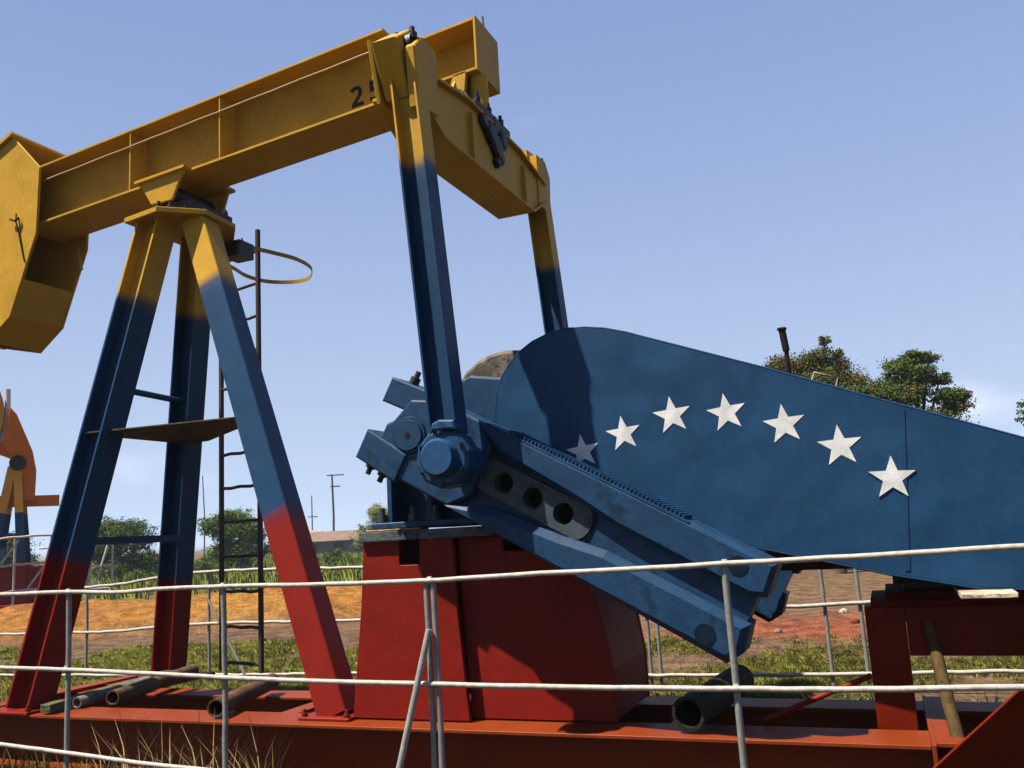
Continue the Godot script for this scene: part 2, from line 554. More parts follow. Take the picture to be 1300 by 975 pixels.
func pitman(P: Node3D, z: float, dx: float, dy: float, near: bool) -> void:
	var s := 1.0 if near else -1.0
	var st := mb()
	var bot := Vector3(-2.44 + dx, 2.26 + dy, z)
	var top := Vector3(-2.64 + dx, 4.78 + dy, z)
	sweep(st, hsec(0.185, 0.17, 0.014), bot, top, Vector3.RIGHT, 1)
	var a := put(st, "pitman_arm", M.paint, P)
	# upper bearing block
	st = mb()
	zyprism(st, pv([z - s * 0.24, 4.60 + dy, z + s * 0.02, 4.56 + dy, z + s * 0.19, 4.90 + dy, z - s * 0.03, 5.07 + dy, z - s * 0.24, 5.05 + dy]), -2.80 + dx, -2.615 + dx, YEL, 0.01)
	put(st, "bearing_block", M.paint, a)
	st = mb()
	zyprism(st, pv([z - s * 0.24, 4.50 + dy, z + s * 0.05, 4.46 + dy, z + s * 0.10, 4.86 + dy, z - s * 0.02, 4.99 + dy, z - s * 0.24, 4.98 + dy]), -2.60 + dx, -2.525 + dx, YEL, 0.008)
	put(st, "side_plate", M.paint, a)
	st = mb()
	zyprism(st, pv([z - s * 0.1, 4.54 + dy, z + s * 0.05, 4.54 + dy, z + s * 0.16, 4.95 + dy, z - s * 0.1, 4.98 + dy]), -2.85 + dx, -2.815 + dx, YEL, 0.006)
	put(st, "side_plate", M.paint, a)
	st = mb()
	cyl(st, Vector3(-2.66 + dx, 4.93 + dy, z), Vector3(-2.57 + dx, 4.93 + dy, z), 0.075, GREASE_AND_SHADE * 1.5, 18)
	put(st, "bearing_pin", M.grease, a)
	for q in [[-2.70, 0.0], [-2.62, -0.05], [-2.575, 0.02]]:
		st = mb()
		bolt(st, Vector3(q[0] + dx, 4.96 + dy, z + s * q[1]), Vector3.UP, 0.034, 0.045, GREASE_AND_SHADE * 2.0)
		put(st, "bolt", M.grease, a)
	# wrist pin bearing
	var pin := Vector3(-2.455 + dx, 2.115 + dy, z)
	st = mb()
	var oct := PackedVector2Array()
	for i in 10:
		var an := TAU * (i + 0.3) / 10.0
		oct.append(Vector2(pin.x + 0.185 * cos(an), pin.y + 0.185 * sin(an)))
	prism(st, oct, z - 0.10, z + 0.09, Transform3D.IDENTITY, BLU * 1.15, 0.02)
	var wb := put(st, "wrist_bearing", M.cast, a)
	st = mb()
	cyl(st, pin - Vector3(0, 0, s * 0.35), pin + Vector3(0, 0, s * 0.16), 0.118, BLU * 1.5, 28, 0.016)
	put(st, "wrist_pin", M.cast, wb)
	for i in 6:
		var an := TAU * (i + 0.5) / 6.0
		st = mb()
		bolt(st, pin + Vector3(0.158 * cos(an), 0.158 * sin(an), s * 0.085), Vector3(0, 0, s), 0.017, 0.018, BLU)
		put(st, "bolt", M.cast, wb)
	st = mb()
	prism(st, pv([pin.x - 0.06, pin.y + 0.17, pin.x + 0.11, pin.y + 0.17, pin.x + 0.10, pin.y + 0.225, pin.x + 0.0, pin.y + 0.235, pin.x - 0.05, pin.y + 0.215]), z - 0.02, z + 0.11, Transform3D.IDENTITY, BLU * 1.5, 0.012)
	put(st, "clamp", M.cast, wb)

func build_equalizer(P: Node3D) -> void:
	var st := mb()
	zyprism(st, pv([-5.06, 4.66, -5.45, 4.48, -7.22, 4.50, -7.56, 4.70, -7.56, 4.86, -6.95, 4.96, -5.90, 4.96, -5.06, 4.82]), -2.665, -2.645, YEL, 0.0)
	var e := put(st, "equalizer", M.paint, P)
	st = mb()
	zyprism(st, pv([-5.06, 4.66, -5.45, 4.48, -7.22, 4.50, -7.56, 4.70, -7.56, 4.86, -6.95, 4.96, -5.90, 4.96, -5.06, 4.82]), -2.935, -2.915, YEL, 0.0)
	put(st, "side_plate", M.paint, e)
	st = mb()
	zyprism(st, pv([-5.04, 4.648, -5.44, 4.460, -7.23, 4.480, -7.58, 4.685, -7.58, 4.705, -7.22, 4.502, -5.45, 4.482, -5.04, 4.67]), -2.965, -2.60, YEL, 0.003)
	put(st, "bottom_flange", M.paint, e)
	st = mb()
	zyprism(st, pv([-5.04, 4.82, -5.90, 4.962, -6.95, 4.962, -7.58, 4.86, -7.58, 4.88, -6.95, 4.984, -5.90, 4.984, -5.04, 4.842]), -2.965, -2.60, YEL, 0.003)
	put(st, "top_flange", M.paint, e)
	for z in [-5.95, -7.05]:
		st = mb()
		prism(st, rect(-2.645, 4.50, -2.605, 4.93 - 0.10 * absf(z + 6.4)), z - 0.008, z + 0.008, Transform3D.IDENTITY, YEL, 0.0)
		put(st, "stiffener", M.paint, e)
	# tail bearing under the end of the walking beam
	st = mb()
	box(st, -2.90, -2.70, 5.02, 5.375, -6.50, -6.30, YEL, 0.012)
	var b := put(st, "tail_bearing", M.paint, P)
	st = mb()
	zyprism(st, pv([-6.29, 5.04, -6.02, 5.04, -6.10, 5.20, -6.20, 5.375, -6.29, 5.375]), -2.86, -2.84, YEL, 0.003)
	put(st, "gusset", M.paint, b)
	st = mb()
	prism(st, pv([-2.98, 5.03, -2.78, 5.03, -2.74, 5.375, -2.86, 5.36]), -6.20, -6.16, Transform3D.IDENTITY, YEL, 0.004)
	put(st, "gusset", M.paint, b)
	st = mb()
	tube(st, [Vector3(-2.69, 5.05, -6.30), Vector3(-2.69, 5.36, -6.30)], 0.075, YEL, 18)
	put(st, "post", M.paint, b)
	st = mb()
	cyl(st, Vector3(-2.78, 5.0, -5.98), Vector3(-2.78, 5.0, -6.80), 0.135, GREASE_AND_SHADE, 22, 0.02)
	box(st, -2.97, -2.60, 4.99, 5.035, -6.72, -6.02, GREASE_AND_SHADE, 0.01)
	for q in [[-2.61, 4.93, -6.20, 0.075], [-2.60, 4.86, -6.32, 0.10], [-2.61, 4.80, -6.45, 0.11], [-2.60, 4.90, -6.55, 0.09], [-2.61, 4.72, -6.52, 0.06], [-2.61, 4.97, -6.42, 0.09], [-2.61, 4.66, -6.44, 0.05]]:
		var lump := PackedVector2Array()
		for k in 9: lump.append(Vector2(q[2] + q[3] * rng.randf_range(0.75, 1.2) * cos(TAU * k / 9.0), q[1] + q[3] * rng.randf_range(0.75, 1.2) * sin(TAU * k / 9.0)))
		zyprism(st, lump, q[0] - 0.05, q[0] + 0.004 + q[3] * 0.14, GREASE_AND_SHADE, 0.02)
	put(st, "pivot_housing", M.grease, b)
	for q in [[-2.62, -6.08], [-2.62, -6.30], [-2.62, -6.55], [-2.94, -6.08]]:
		st = mb()
		bolt(st, Vector3(q[0], 5.03, q[1]), Vector3.UP, 0.028, 0.045, GREASE_AND_SHADE)
		put(st, "bolt", M.grease, b)

func slot_plate(st: SurfaceTool, T: Transform3D, cells: Array, hw: float, r: float, z0: float, z1: float, col: Color) -> void:
	# plate with round holes: a square cell round each hole, half discs at both ends
	var nb := T.basis
	for u in cells:
		for k in 24:
			var a0 := TAU * k / 24.0
			var a1 := TAU * (k + 1) / 24.0
			var q := []
			for a in [a0, a1]:
				var d := Vector2(cos(a), sin(a))
				q.append(d * r)
				q.append(d * (hw / maxf(absf(d.x), absf(d.y))))
			var n := nb * Vector3(0, 0, 1)
			quad(st, T * Vector3(u + q[0].x, q[0].y, z1), T * Vector3(u + q[1].x, q[1].y, z1), T * Vector3(u + q[3].x, q[3].y, z1), T * Vector3(u + q[2].x, q[2].y, z1), n, col)
			var am := (a0 + a1) * 0.5
			quad(st, T * Vector3(u + q[0].x, q[0].y, z0), T * Vector3(u + q[2].x, q[2].y, z0), T * Vector3(u + q[2].x, q[2].y, z1), T * Vector3(u + q[0].x, q[0].y, z1), nb * Vector3(-cos(am), -sin(am), 0), col)
	var ua: float = cells[0] - hw
	var ub: float = cells[cells.size() - 1] + hw
	for s in [-1, 1]:
		quad(st, T * Vector3(ua, s * hw, z0), T * Vector3(ub, s * hw, z0), T * Vector3(ub, s * hw, z1), T * Vector3(ua, s * hw, z1), nb * Vector3(0, s, 0), col)
		var c := ub if s > 0 else ua
		var half := PackedVector2Array()
		for k in 13:
			var a := -PI / 2 + PI * k / 12.0
			half.append(Vector2(c + s * hw * 0.75 * cos(a), hw * sin(a)))
		prism(st, half, z0, z1, T, col, 0.0)

func crank(P: Node3D, zback: float, face: float) -> void:
	# face +1: outer face towards +z
	var u := Vector3(0.8722, -0.4892, 0)
	var v := Vector3(0.4892, 0.8722, 0)
	var T := Transform3D(Basis(u, v, Vector3(0, 0, 1) * face), Vector3(-2.885, 2.324, zback))
	if face < 0: T.basis = Basis(u, v, Vector3(0, 0, -1))
	var st := mb()
	var web := BLU
	prism(st, rect(0.05, -0.285, 0.627, 0.285), 0.021, 0.21, T, web, 0.0)
	prism(st, rect(1.303, -0.281, 1.43, 0.281), 0.021, 0.21, T, web, 0.0)
	prism(st, rect(1.43, -0.28, 2.44, 0.28), 0.021, 0.265, T, web, 0.0)
	prism(st, rect(0.627, 0.10, 1.303, 0.283), 0.021, 0.21, T, web, 0.0)
	prism(st, rect(0.627, -0.283, 1.303, -0.10), 0.021, 0.21, T, web, 0.0)
	prism(st, rect(0.55, -0.2, 1.38, 0.2), 0.0, 0.02, T, GREASE_AND_SHADE, 0.0)  # black sheet behind the pin holes, painting their depth as shade
	var c := put(st, "crank", M.cast, P)
	# hub: split clamp round the shaft
	st = mb()
	prism(st, pv([-0.20, -0.20, 0.02, -0.30, 0.46, -0.30, 0.58, -0.17, 0.58, 0.17, 0.46, 0.30, 0.10, 0.30, -0.10, 0.22, -0.16, 0.04, -0.20, 0.0]), 0.0, 0.30, T, BLU, 0.015)
	put(st, "hub", M.cast, c)
	st = mb()
	prism(st, pv([-0.31, -0.30, 0.05, -0.325, 0.05, -0.12, -0.31, -0.09]), 0.02, 0.32, T, BLU, 0.012)
	put(st, "clamp_ear", M.cast, c)
	st = mb()
	prism(st, pv([-0.33, 0.12, 0.02, 0.14, 0.12, 0.33, -0.33, 0.30]), -0.04, 0.26, T, BLU, 0.012)
	put(st, "clamp_ear", M.cast, c)
	for q in [[-0.25, -0.30, -1], [-0.14, -0.31, -1], [-0.2, 0.31, 1]]:
		st = mb()
		var p := T * Vector3(q[0], q[1], 0.17)
		bolt(st, p, v * q[2], 0.036, 0.05, GREASE_AND_SHADE * 2.5)
		put(st, "bolt", M.cast, c)
	st = mb()
	cyl(st, T * Vector3(0, 0, 0.29), T * Vector3(0, 0, 0.312), 0.128, BLU * 0.9, 28, 0.006)
	cyl(st, T * Vector3(0, 0, 0.31), T * Vector3(0, 0, 0.326), 0.105, BLU, 28, 0.004)
	cyl(st, T * Vector3(0, 0, 0.325), T * Vector3(0, 0, 0.329), 0.02, GREASE_AND_SHADE, 12)  # raised black dot painted as the shade of a centre hole
	put(st, "shaft_cap", M.cast, c)
	st = mb()
	slot_plate(st, T, [0.74, 0.965, 1.19], 0.1125, 0.068, 0.14, 0.25, Color(0.045, 0.062, 0.075))
	put(st, "pin_hole_plate", M.cast, c)
	# counterweights: rails along both edges
	st = mb()
	prism(st, pv([0.42, 0.30, 2.47, 0.315, 2.49, 0.12, 2.40, 0.08, 1.55, 0.09, 1.25, 0.125, 0.66, 0.165]), 0.02, 0.34, T, BLU, 0.03)
	var w := put(st, "counterweight", M.cast, c)
	st = mb()
	cyl(st, T * Vector3(2.28, 0.21, 0.335), T * Vector3(2.28, 0.21, 0.345), 0.055, BLU * 0.25, 20)  # flat dark disc, the shade of a bolt recess put into its colour
	put(st, "pocket_shade", M.cast, w)
	st = mb()
	prism(st, pv([0.44, -0.30, 2.44, -0.32, 2.50, -0.22, 2.47, -0.06, 1.55, -0.07, 1.25, -0.12, 0.80, -0.165]), 0.02, 0.34, T, BLU, 0.045)
	w = put(st, "counterweight", M.cast, c)
	st = mb()
	cyl(st, T * Vector3(2.27, -0.225, 0.335), T * Vector3(2.27, -0.225, 0.345), 0.06, BLU * 0.25, 20)  # dark disc again painted for a shaded recess, nothing is sunk in
	put(st, "pocket_shade", M.cast, w)
	# toothed rack on the upper edge
	st = mb()
	for i in 46:
		var x := 0.66 + i * 0.027
		prism(st, pv([x, 0.305, x + 0.016, 0.305, x + 0.013, 0.332, x + 0.003, 0.332]), 0.08, 0.32, T, BLU * 1.3, 0.0)
	prism(st, rect(0.5, 0.297, 1.93, 0.310), 0.06, 0.335, T, BLU * 1.2, 0.002)
	var rk := put(st, "rack", M.cast, c)
	rk.set_meta("kind", "stuff")

func build_gearbox(P: Node3D) -> void:
	var ptop := 1.70
	# pedestal
	var st := mb()
	prism(st, pv([-3.58, 0.43, -2.68, 0.43, -2.735, 1.12, -2.75, 1.63, -3.01, 1.63, -3.01, 1.46, -3.17, 1.46, -3.17, 1.63, -3.46, 1.63, -3.49, 1.2]), -5.60, -5.56, Transform3D.IDENTITY, RED, 0.004)
	var pd := put(st, "pedestal", M.paint, P)
	var back := pv([-2.70, 0.43, -1.70, 0.43, -1.70, 0.75, -1.735, 1.0, -1.80, 1.22, -1.92, 1.42, -2.02, 1.63, -2.20, 1.63, -2.20, 1.52, -2.42, 1.52, -2.42, 1.63, -2.76, 1.63, -2.74, 1.1])
	st = mb()
	prism(st, back, -5.69, -5.655, Transform3D.IDENTITY, RED, 0.004)
	put(st, "side_plate", M.paint, pd)
	st = mb()
	prism(st, pv([-3.45, 0.43, -1.70, 0.43, -1.70, 0.75, -1.735, 1.0, -1.80, 1.22, -1.92, 1.42, -2.02, 1.63, -3.40, 1.63]), -6.52, -6.48, Transform3D.IDENTITY, RED, 0.004)
	put(st, "side_plate", M.paint, pd)
	st = mb()   # curved end plate
	prism(st, pv([-1.705, 0.44, -1.705, 0.75, -1.74, 1.0, -1.805, 1.22, -1.925, 1.42, -2.025, 1.63, -2.05, 1.62, -1.95, 1.41, -1.83, 1.21, -1.765, 0.99, -1.73, 0.74, -1.73, 0.44]), -6.48, -5.69, Transform3D.IDENTITY, RED, 0.0)
	put(st, "end_plate", M.paint, pd)
	st = mb()
	prism(st, pv([-3.55, 0.43, -3.52, 0.43, -3.42, 1.63, -3.45, 1.63]), -6.48, -5.60, Transform3D.IDENTITY, RED, 0.0)
	put(st, "end_plate", M.paint, pd)
	st = mb()
	box(st, -3.47, -1.95, 1.632, ptop, -6.60, -5.52, Color(0.06, 0.075, 0.08), 0.006)
	put(st, "top_plate", M.rust, pd)
	st = mb()
	box(st, -3.42, -3.0, ptop + 0.001, ptop + 0.014, -5.70, -5.54, Color(0.32, 0.18, 0.09), 0.004)
	put(st, "shim_plate", M.rust, pd)
	# gearbox housing
	st = mb()
	prism(st, pv([-3.36, 1.716, -1.98, 1.716, -1.95, 2.1, -2.0, 2.45, -2.25, 2.72, -2.7, 2.80, -3.05, 2.66, -3.30, 2.35]), -6.90, -5.86, Transform3D.IDENTITY, BLU, 0.02)
	var g := put(st, "gearbox", M.cast, P)
	for x in [-3.30, -2.98, -2.5]:
		st = mb()
		prism(st, pv([x, 1.716, x + 0.04, 1.716, x + 0.04, 2.35, x, 2.35]), -5.86, -5.64, Transform3D.IDENTITY, BLU, 0.004)
		put(st, "rib", M.cast, g)
	st = mb()
	box(st, -3.40, -1.93, 1.716, 1.76, -6.95, -5.58, BLU, 0.006)
	put(st, "base_flange", M.cast, g)
	for x in [-3.33, -3.08, -2.90, -2.55]:
		st = mb()
		bolt(st, Vector3(x, 1.76, -5.62), Vector3.UP, 0.036, 0.055, Color(0.03, 0.05, 0.06))
		put(st, "bolt", M.grease, g)
	st = mb()
	cyl(st, Vector3(-2.885, 2.324, -5.86), Vector3(-2.885, 2.324, -5.50), 0.15, BLU * 0.8, 24)
	put(st, "crank_shaft", M.cast, g)
	st = mb()
	cyl(st, Vector3(-2.885, 2.324, -6.88), Vector3(-2.885, 2.324, -7.2), 0.15, BLU * 0.8, 24)
	put(st, "crank_shaft", M.cast, g)
	st = mb()   # dusty cover over the high-speed gear
	var dome := PackedVector2Array([Vector2(-2.95, 2.35), Vector2(-2.02, 2.35)])
	for i in 13:
		var a := PI * i / 12.0
		dome.append(Vector2(-2.48 + 0.47 * cos(a), 2.55 + 0.44 * sin(a)))
	prism(st, dome, -6.55, -6.02, Transform3D.IDENTITY, Color(0.105, 0.098, 0.078), 0.03)
	put(st, "gear_cover", M.rust, g)
	st = mb()
	tube(st, [Vector3(-2.30, 2.62, -5.84), Vector3(-2.31, 2.56, -5.80), Vector3(-2.40, 2.52, -5.74), Vector3(-2.36, 2.40, -5.72)], 0.025, GREASE_AND_SHADE * 3.0, 8)
	put(st, "oil_line", M.grease, g)

func build_guard(P: Node3D) -> void:
	var o := PackedVector2Array()
	for q in [[-2.42, 2.38], [-2.425, 2.49], [-2.40, 2.64], [-2.355, 2.73], [-2.30, 2.805], [-2.22, 2.88], [-2.12, 2.94], [-2.0, 2.98], [-1.87, 2.998], [-1.74, 2.99], [-1.60, 2.963], [-1.46, 2.918], [-0.54, 2.550], [-0.02, 2.33], [0.757, 2.01], [1.15, 1.84], [1.38, 1.69], [1.42, 1.54], [1.36, 1.38], [1.22, 1.27], [1.02, 1.205], [0.65, 1.185], [0.42, 1.20], [-0.01, 1.286], [-0.56, 1.425], [-0.85, 1.50], [-1.75, 1.74], [-2.05, 1.88], [-2.27, 2.08], [-2.37, 2.23]]:
		o.append(Vector2(q[0], q[1]))
	var zf := -5.66
	var st := mb()
	# front sheet as a fine grid so that the pressed sheet can be slightly wavy
	prism(st, o, -5.97, zf, Transform3D.IDENTITY, BLU * 1.12, 0.008)
	var g := put(st, "belt_guard", M.guard, P)
	# lip round the edge
	st = mb()
	var pts := []
	for p in o: pts.append(Vector3(p.x, p.y, zf - 0.006))
	tube(st, pts, 0.007, BLU * 1.2, 6, true)
	put(st, "edge_bead", M.guard, g)
	st = mb()   # lapped seam
	prism(st, pv([0.155, 2.235, 0.178, 2.225, 0.10, 1.30, 0.075, 1.305]), zf, zf + 0.005, Transform3D.IDENTITY, BLU * 1.05, 0.002)
	put(st, "seam_strip", M.guard, g)
	var k := 0
	for s in [[-1.805, 2.148, 0.118, 0.05], [-1.52, 2.242, 0.120, 0.03], [-1.19, 2.330, 0.126, 0.02], [-0.845, 2.312, 0.126, 0.03], [-0.505, 2.205, 0.128, 0.0], [-0.20, 2.045, 0.130, -0.03], [0.065, 1.835, 0.132, -0.10]]:
		var sp := PackedVector2Array()
		for i in 10:
			var a: float = PI / 2 + TAU * i / 10.0 + s[3] + 0.06
			var r: float = s[2] if i % 2 == 0 else s[2] * 0.40
			sp.append(Vector2(s[0] + r * cos(a) * 1.02, s[1] + r * sin(a)))
		st = mb()
		prism(st, sp, zf + 0.0005, zf + (0.0075 if k == 6 else 0.003), Transform3D.IDENTITY, Color(0.50, 0.52, 0.53), 0.0)
		var so := put(st, "star", M.star, g)
		so.set_meta("label", ["white painted star nearest the crank", "second white star from the crank", "third white star from the crank", "topmost white star in the middle", "fifth white star from the crank", "sixth white star from the crank", "white star crossed by the sheet seam"][k])
		k += 1
	st = mb()
	tube(st, [Vector3(-0.335, 2.45, -5.80), Vector3(-0.305, 2.525, -5.80), Vector3(-0.175, 2.475, -5.80), Vector3(-0.195, 2.40, -5.80)], 0.008, Color(0.30, 0.27, 0.2), 6)
	put(st, "wire_handle", M.rust, g)

func build_motor_end(P: Node3D) -> void:
	# red frame that carries the engine, set back under the belt guard
	var st := mb()
	box(st, -0.18, 0.045, 0.36, 1.075, -6.16, -5.98, RED * 0.8, 0.005)
	var f := put(st, "engine_frame", M.paint, P)
	st = mb()
	box(st, 0.048, 1.60, 0.785, 1.075, -6.14, -6.0, RED * 0.8, 0.005)
	put(st, "top_beam", M.paint, f)
	st = mb()
	box(st, 1.35, 1.55, 0.36, 0.783, -6.16, -5.98, RED * 0.8, 0.005)
	put(st, "post", M.paint, f)
	st = mb()
	box(st, -0.14, 1.60, 0.90, 1.10, -6.90, -6.75, RED * 0.8, 0.005)
	put(st, "top_beam", M.paint, f)
	st = mb()
	box(st, -0.14, 1.58, 1.078, 1.115, -6.74, -5.96, RED * 0.6, 0.004)
	put(st, "deck_plate", M.rust, f)
	st = mb()
	box(st, -0.05, 1.50, 1.117, 1.16, -6.70, -6.02, RED * 0.7, 0.004)
	put(st, "slide_rail", M.rust, f)
	st = mb()
	box(st, 0.06, 1.45, 1.162, 1.30, -6.60, -6.08, GREASE_AND_SHADE * 1.5, 0.01)
	put(st, "slide_base", M.grease, f)
	st = mb()
	prism(st, rect(0.33, 1.162, 0.60, 1.188), -6.05, -5.42, Transform3D.IDENTITY, Color(0.34, 0.28, 0.22), 0.004)
	put(st, "plank", M.bark, f)
	st = mb()
	tube(st, [Vector3(-0.82, 0.435, -5.80), Vector3(-0.185, 0.67, -6.0)], 0.018, RED, 8)
	put(st, "tie_rod", M.paint, f)
	# engine behind the guard with its exhaust stack
	st = mb()
	box(st, 0.0, 1.45, 1.20, 1.75, -6.95, -6.05, Color(0.03, 0.03, 0.028), 0.04)
	box(st, -0.75, 0.9, 1.30, 1.95, -6.85, -6.10, Color(0.035, 0.033, 0.03), 0.05)
	var e := put(st, "engine", M.grease, P)
	st = mb()
	tube(st, [Vector3(-0.50, 1.9, -6.40), Vector3(-0.505, 2.80, -6.40)], 0.016, Color(0.012, 0.011, 0.011), 10)
	tube(st, [Vector3(-0.505, 2.79, -6.40), Vector3(-0.52, 2.945, -6.40)], 0.025, Color(0.012, 0.011, 0.011), 12)
	tube(st, [Vector3(-0.52, 2.94, -6.40), Vector3(-0.52, 2.955, -6.40)], 0.033, Color(0.012, 0.011, 0.011), 12)
	put(st, "exhaust_stack", M.rust, e)

func ibeam_x(st: SurfaceTool, x0: float, x1: float, yt: float, yb: float, z0: float, z1: float, col: Color) -> void:
	var zc := (z0 + z1) * 0.5
	box(st, x0, x1, yt - 0.022, yt, z0, z1, col, 0.003)
	box(st, x0, x1, yb, yb + 0.022, z0, z1, col, 0.003)
	box(st, x0 + 0.001, x1 - 0.001, yb + 0.022, yt - 0.022, zc - 0.008, zc + 0.008, col, 0.0)

func build_skid(P: Node3D) -> void:
	var st := mb()
	ibeam_x(st, -7.5, 0.09, 0.42, 0.02, -5.72, -5.36, SKIDRED)
	var s := put(st, "skid", M.paint, P)
	st = mb()
	ibeam_x(st, -7.5, 1.60, 0.40, 0.02, -6.68, -6.38, SKIDRED)
	put(st, "side_beam", M.paint, s)
	st = mb()
	box(st, 0.092, 0.115, 0.02, 0.43, -6.70, -5.34, SKIDRED, 0.003)
	box(st, 0.116, 0.26, 0.405, 0.428, -6.68, -5.40, SKIDRED, 0.003)
	put(st, "end_channel", M.paint, s)
	st = mb()   # cross member under the front legs
	box(st, -7.26, -7.10, 0.405, 0.432, -7.60, -5.40, SKIDRED, 0.003)
	box(st, -7.19, -7.17, 0.02, 0.404, -7.60, -5.74, SKIDRED, 0.0)
	put(st, "cross_member", M.paint, s)
	st = mb()
	box(st, -7.08, -6.45, 0.38, 0.415, -7.5, -6.70, SKIDRED, 0.003)
	put(st, "cross_member", M.paint, s)
	for x in [-4.4, -1.35]:
		st = mb()
		box(st, x - 0.08, x + 0.08, 0.34, 0.37, -6.37, -5.74, SKIDRED, 0.003)
		put(st, "cross_member", M.paint, s)
	st = mb()   # inclined brace plate at the end, leaning towards the viewer
	var lean := Basis(Vector3(1, 0, 0), deg_to_rad(27))
	var T := Transform3D(Basis(Vector3(0.746, 0.666, 0), Vector3(-0.666, 0.746, 0), Vector3(0, 0, 1)) * lean, Vector3(0.12, 0.385, -5.18))
	prism(st, rect(-0.75, -0.62, 1.5, 0.0), -0.014, 0.0, T, RED * 0.8, 0.003)
	put(st, "brace_plate", M.paint, s)

func build_pump() -> void:
	var P := thing("pump_jack", "large oil pump jack painted yellow, blue and red in the foreground", "pump jack", Vector3.ZERO)
	build_skid(P)
	build_samson(P)
	build_walking_beam(P)
	build_horse_head(P)
	build_ladder(P)
	build_equalizer(P)
	build_gearbox(P)
	build_guard(P)
	build_motor_end(P)
	crank(P, -5.55, 1.0)
	crank(P, -7.20, -1.0)
	pitman(P, -4.95, 0.0, 0.0, true)
	pitman(P, -7.68, -0.10, 0.14, false)

# ---------------------------------------------------------------- fences
func wob(pts: Array, amp: float) -> Array:
	# slightly bent pipe through the given points
	var c := Curve3D.new()
	for i in pts.size():
		var a: Vector3 = pts[maxi(i - 1, 0)]
		var b: Vector3 = pts[mini(i + 1, pts.size() - 1)]
		var t := (b - a) / 6.0
		c.add_point(pts[i], -t, t)
	var out := []
	var L := c.get_baked_length()
	var n := int(L / 0.12) + 2
	for i in n + 1:
		var p := c.sample_baked(L * i / n, true)
		p.y += amp * noise.get_noise_2d(p.x * 60.0, p.z * 60.0 + p.y * 200.0)
		p.z += amp * noise.get_noise_2d(p.x * 60.0 + 500.0, p.y * 300.0)
		out.append(p)
	return out

func build_fences() -> void:
	var F := thing("pipe_fence", "pale steel pipe fence with bent rails in front of the pump jack", "fence", Vector3.ZERO, "pipe fences round the pump jack")
	var z := -4.40
	var rails := [
		[[-6.6, 1.43], [-5.62, 1.42], [-4.97, 1.42], [-4.56, 1.405], [-4.24, 1.418], [-3.73, 1.42], [-3.07, 1.412], [-2.33, 1.412], [-1.70, 1.428], [-1.2, 1.432], [-0.74, 1.442], [-0.1, 1.452], [0.53, 1.468], [1.6, 1.49]],
		[[-6.6, 0.955], [-5.59, 0.94], [-4.61, 0.92], [-3.73, 0.892], [-3.08, 0.878], [-2.35, 0.870], [-1.66, 0.864], [-0.71, 0.866], [-0.16, 0.872], [0.46, 0.888], [1.6, 0.91]],
		[[-6.6, 0.49], [-5.57, 0.45], [-4.73, 0.405], [-4.01, 0.37], [-2.35, 0.34], [-0.72, 0.34], [1.6, 0.36]]]
	var st: SurfaceTool
	for r in rails:
		var pts := []
		for q in r: pts.append(Vector3(q[0], q[1], z))
		st = mb()
		tube(st, wob(pts, 0.003), 0.0138, RAILW, 10)
		put(st, "rail", M.rail, F)
	for q in [[-5.0, 1.41], [-3.735, 1.41], [-2.352, 1.40], [-2.308, 1.40], [-0.735, 1.43], [-6.4, 1.42], [1.4, 1.47]]:
		st = mb()
		tube(st, wob([Vector3(q[0], -0.1, z - 0.025), Vector3(q[0], 0.7, z - 0.027), Vector3(q[0] - 0.005, q[1], z - 0.02)], 0.006), 0.0165, POSTG, 10)
		put(st, "post", M.rail, F)
	st = mb()
	tube(st, [Vector3(-2.335, 1.155, z + 0.01), Vector3(-2.50, 0.44, z + 0.10), Vector3(-2.60, 0.0, z + 0.16)], 0.018, POSTG * 1.25, 10)
	put(st, "brace", M.rail, F)
	for q in [[-5.0, 1.42], [-3.735, 1.42], [-2.33, 1.412], [-0.735, 1.442], [-5.0, 0.93], [-3.735, 0.892], [-2.33, 0.87], [-0.735, 0.866]]:
		st = mb()
		tube(st, [Vector3(q[0] - 0.012, q[1], z - 0.012), Vector3(q[0] + 0.012, q[1], z - 0.012)], 0.022, POSTG, 8)
		put(st, "weld_clamp", M.rail, F)
	# rear fence behind the machine
	var G := thing("pipe_fence", "pale steel pipe fence behind the pump jack's legs and pedestal", "fence", Vector3.ZERO, "pipe fences round the pump jack")
	z = -9.1
	for r in [[[-14, 1.10], [-9.84, 1.23], [-8.18, 1.358], [-6.68, 1.354], [-5.58, 1.333], [-2, 1.30]], [[-14, 0.62], [-9.9, 0.64], [-8.3, 0.72], [-5.75, 0.74], [-2.0, 0.78], [-0.95, 0.795], [0.09, 0.825], [4, 0.86]], [[-14, 0.06], [-7.4, 0.115], [-6.3, 0.14], [-2.4, 0.15], [-0.32, 0.175], [0.96, 0.21], [4, 0.26]]]:
		var pts := []
		for q in r: pts.append(Vector3(q[0], q[1], z))
		st = mb()
		tube(st, wob(pts, 0.012), 0.019, RAILW, 8)
		put(st, "rail", M.rail, G)
	for q in [[-10.0, 1.22], [-7.95, 1.36], [-5.4, 1.33], [-2.35, 0.86], [-2.25, 0.86], [-0.305, 1.33], [-0.62, 1.25], [2.4, 1.2], [-12.6, 1.15]]:
		st = mb()
		tube(st, wob([Vector3(q[0], -0.1, z - 0.03), Vector3(q[0], 0.6, z - 0.03), Vector3(q[0] - 0.01, q[1], z - 0.03)], 0.01), 0.019, POSTG, 8)
		put(st, "post", M.rail, G)
	st = mb()
	tube(st, [Vector3(-7.95, 1.05, z + 0.01), Vector3(-7.35, 0.1, z + 0.02)], 0.016, POSTG, 8)
	put(st, "brace", M.rail, G)

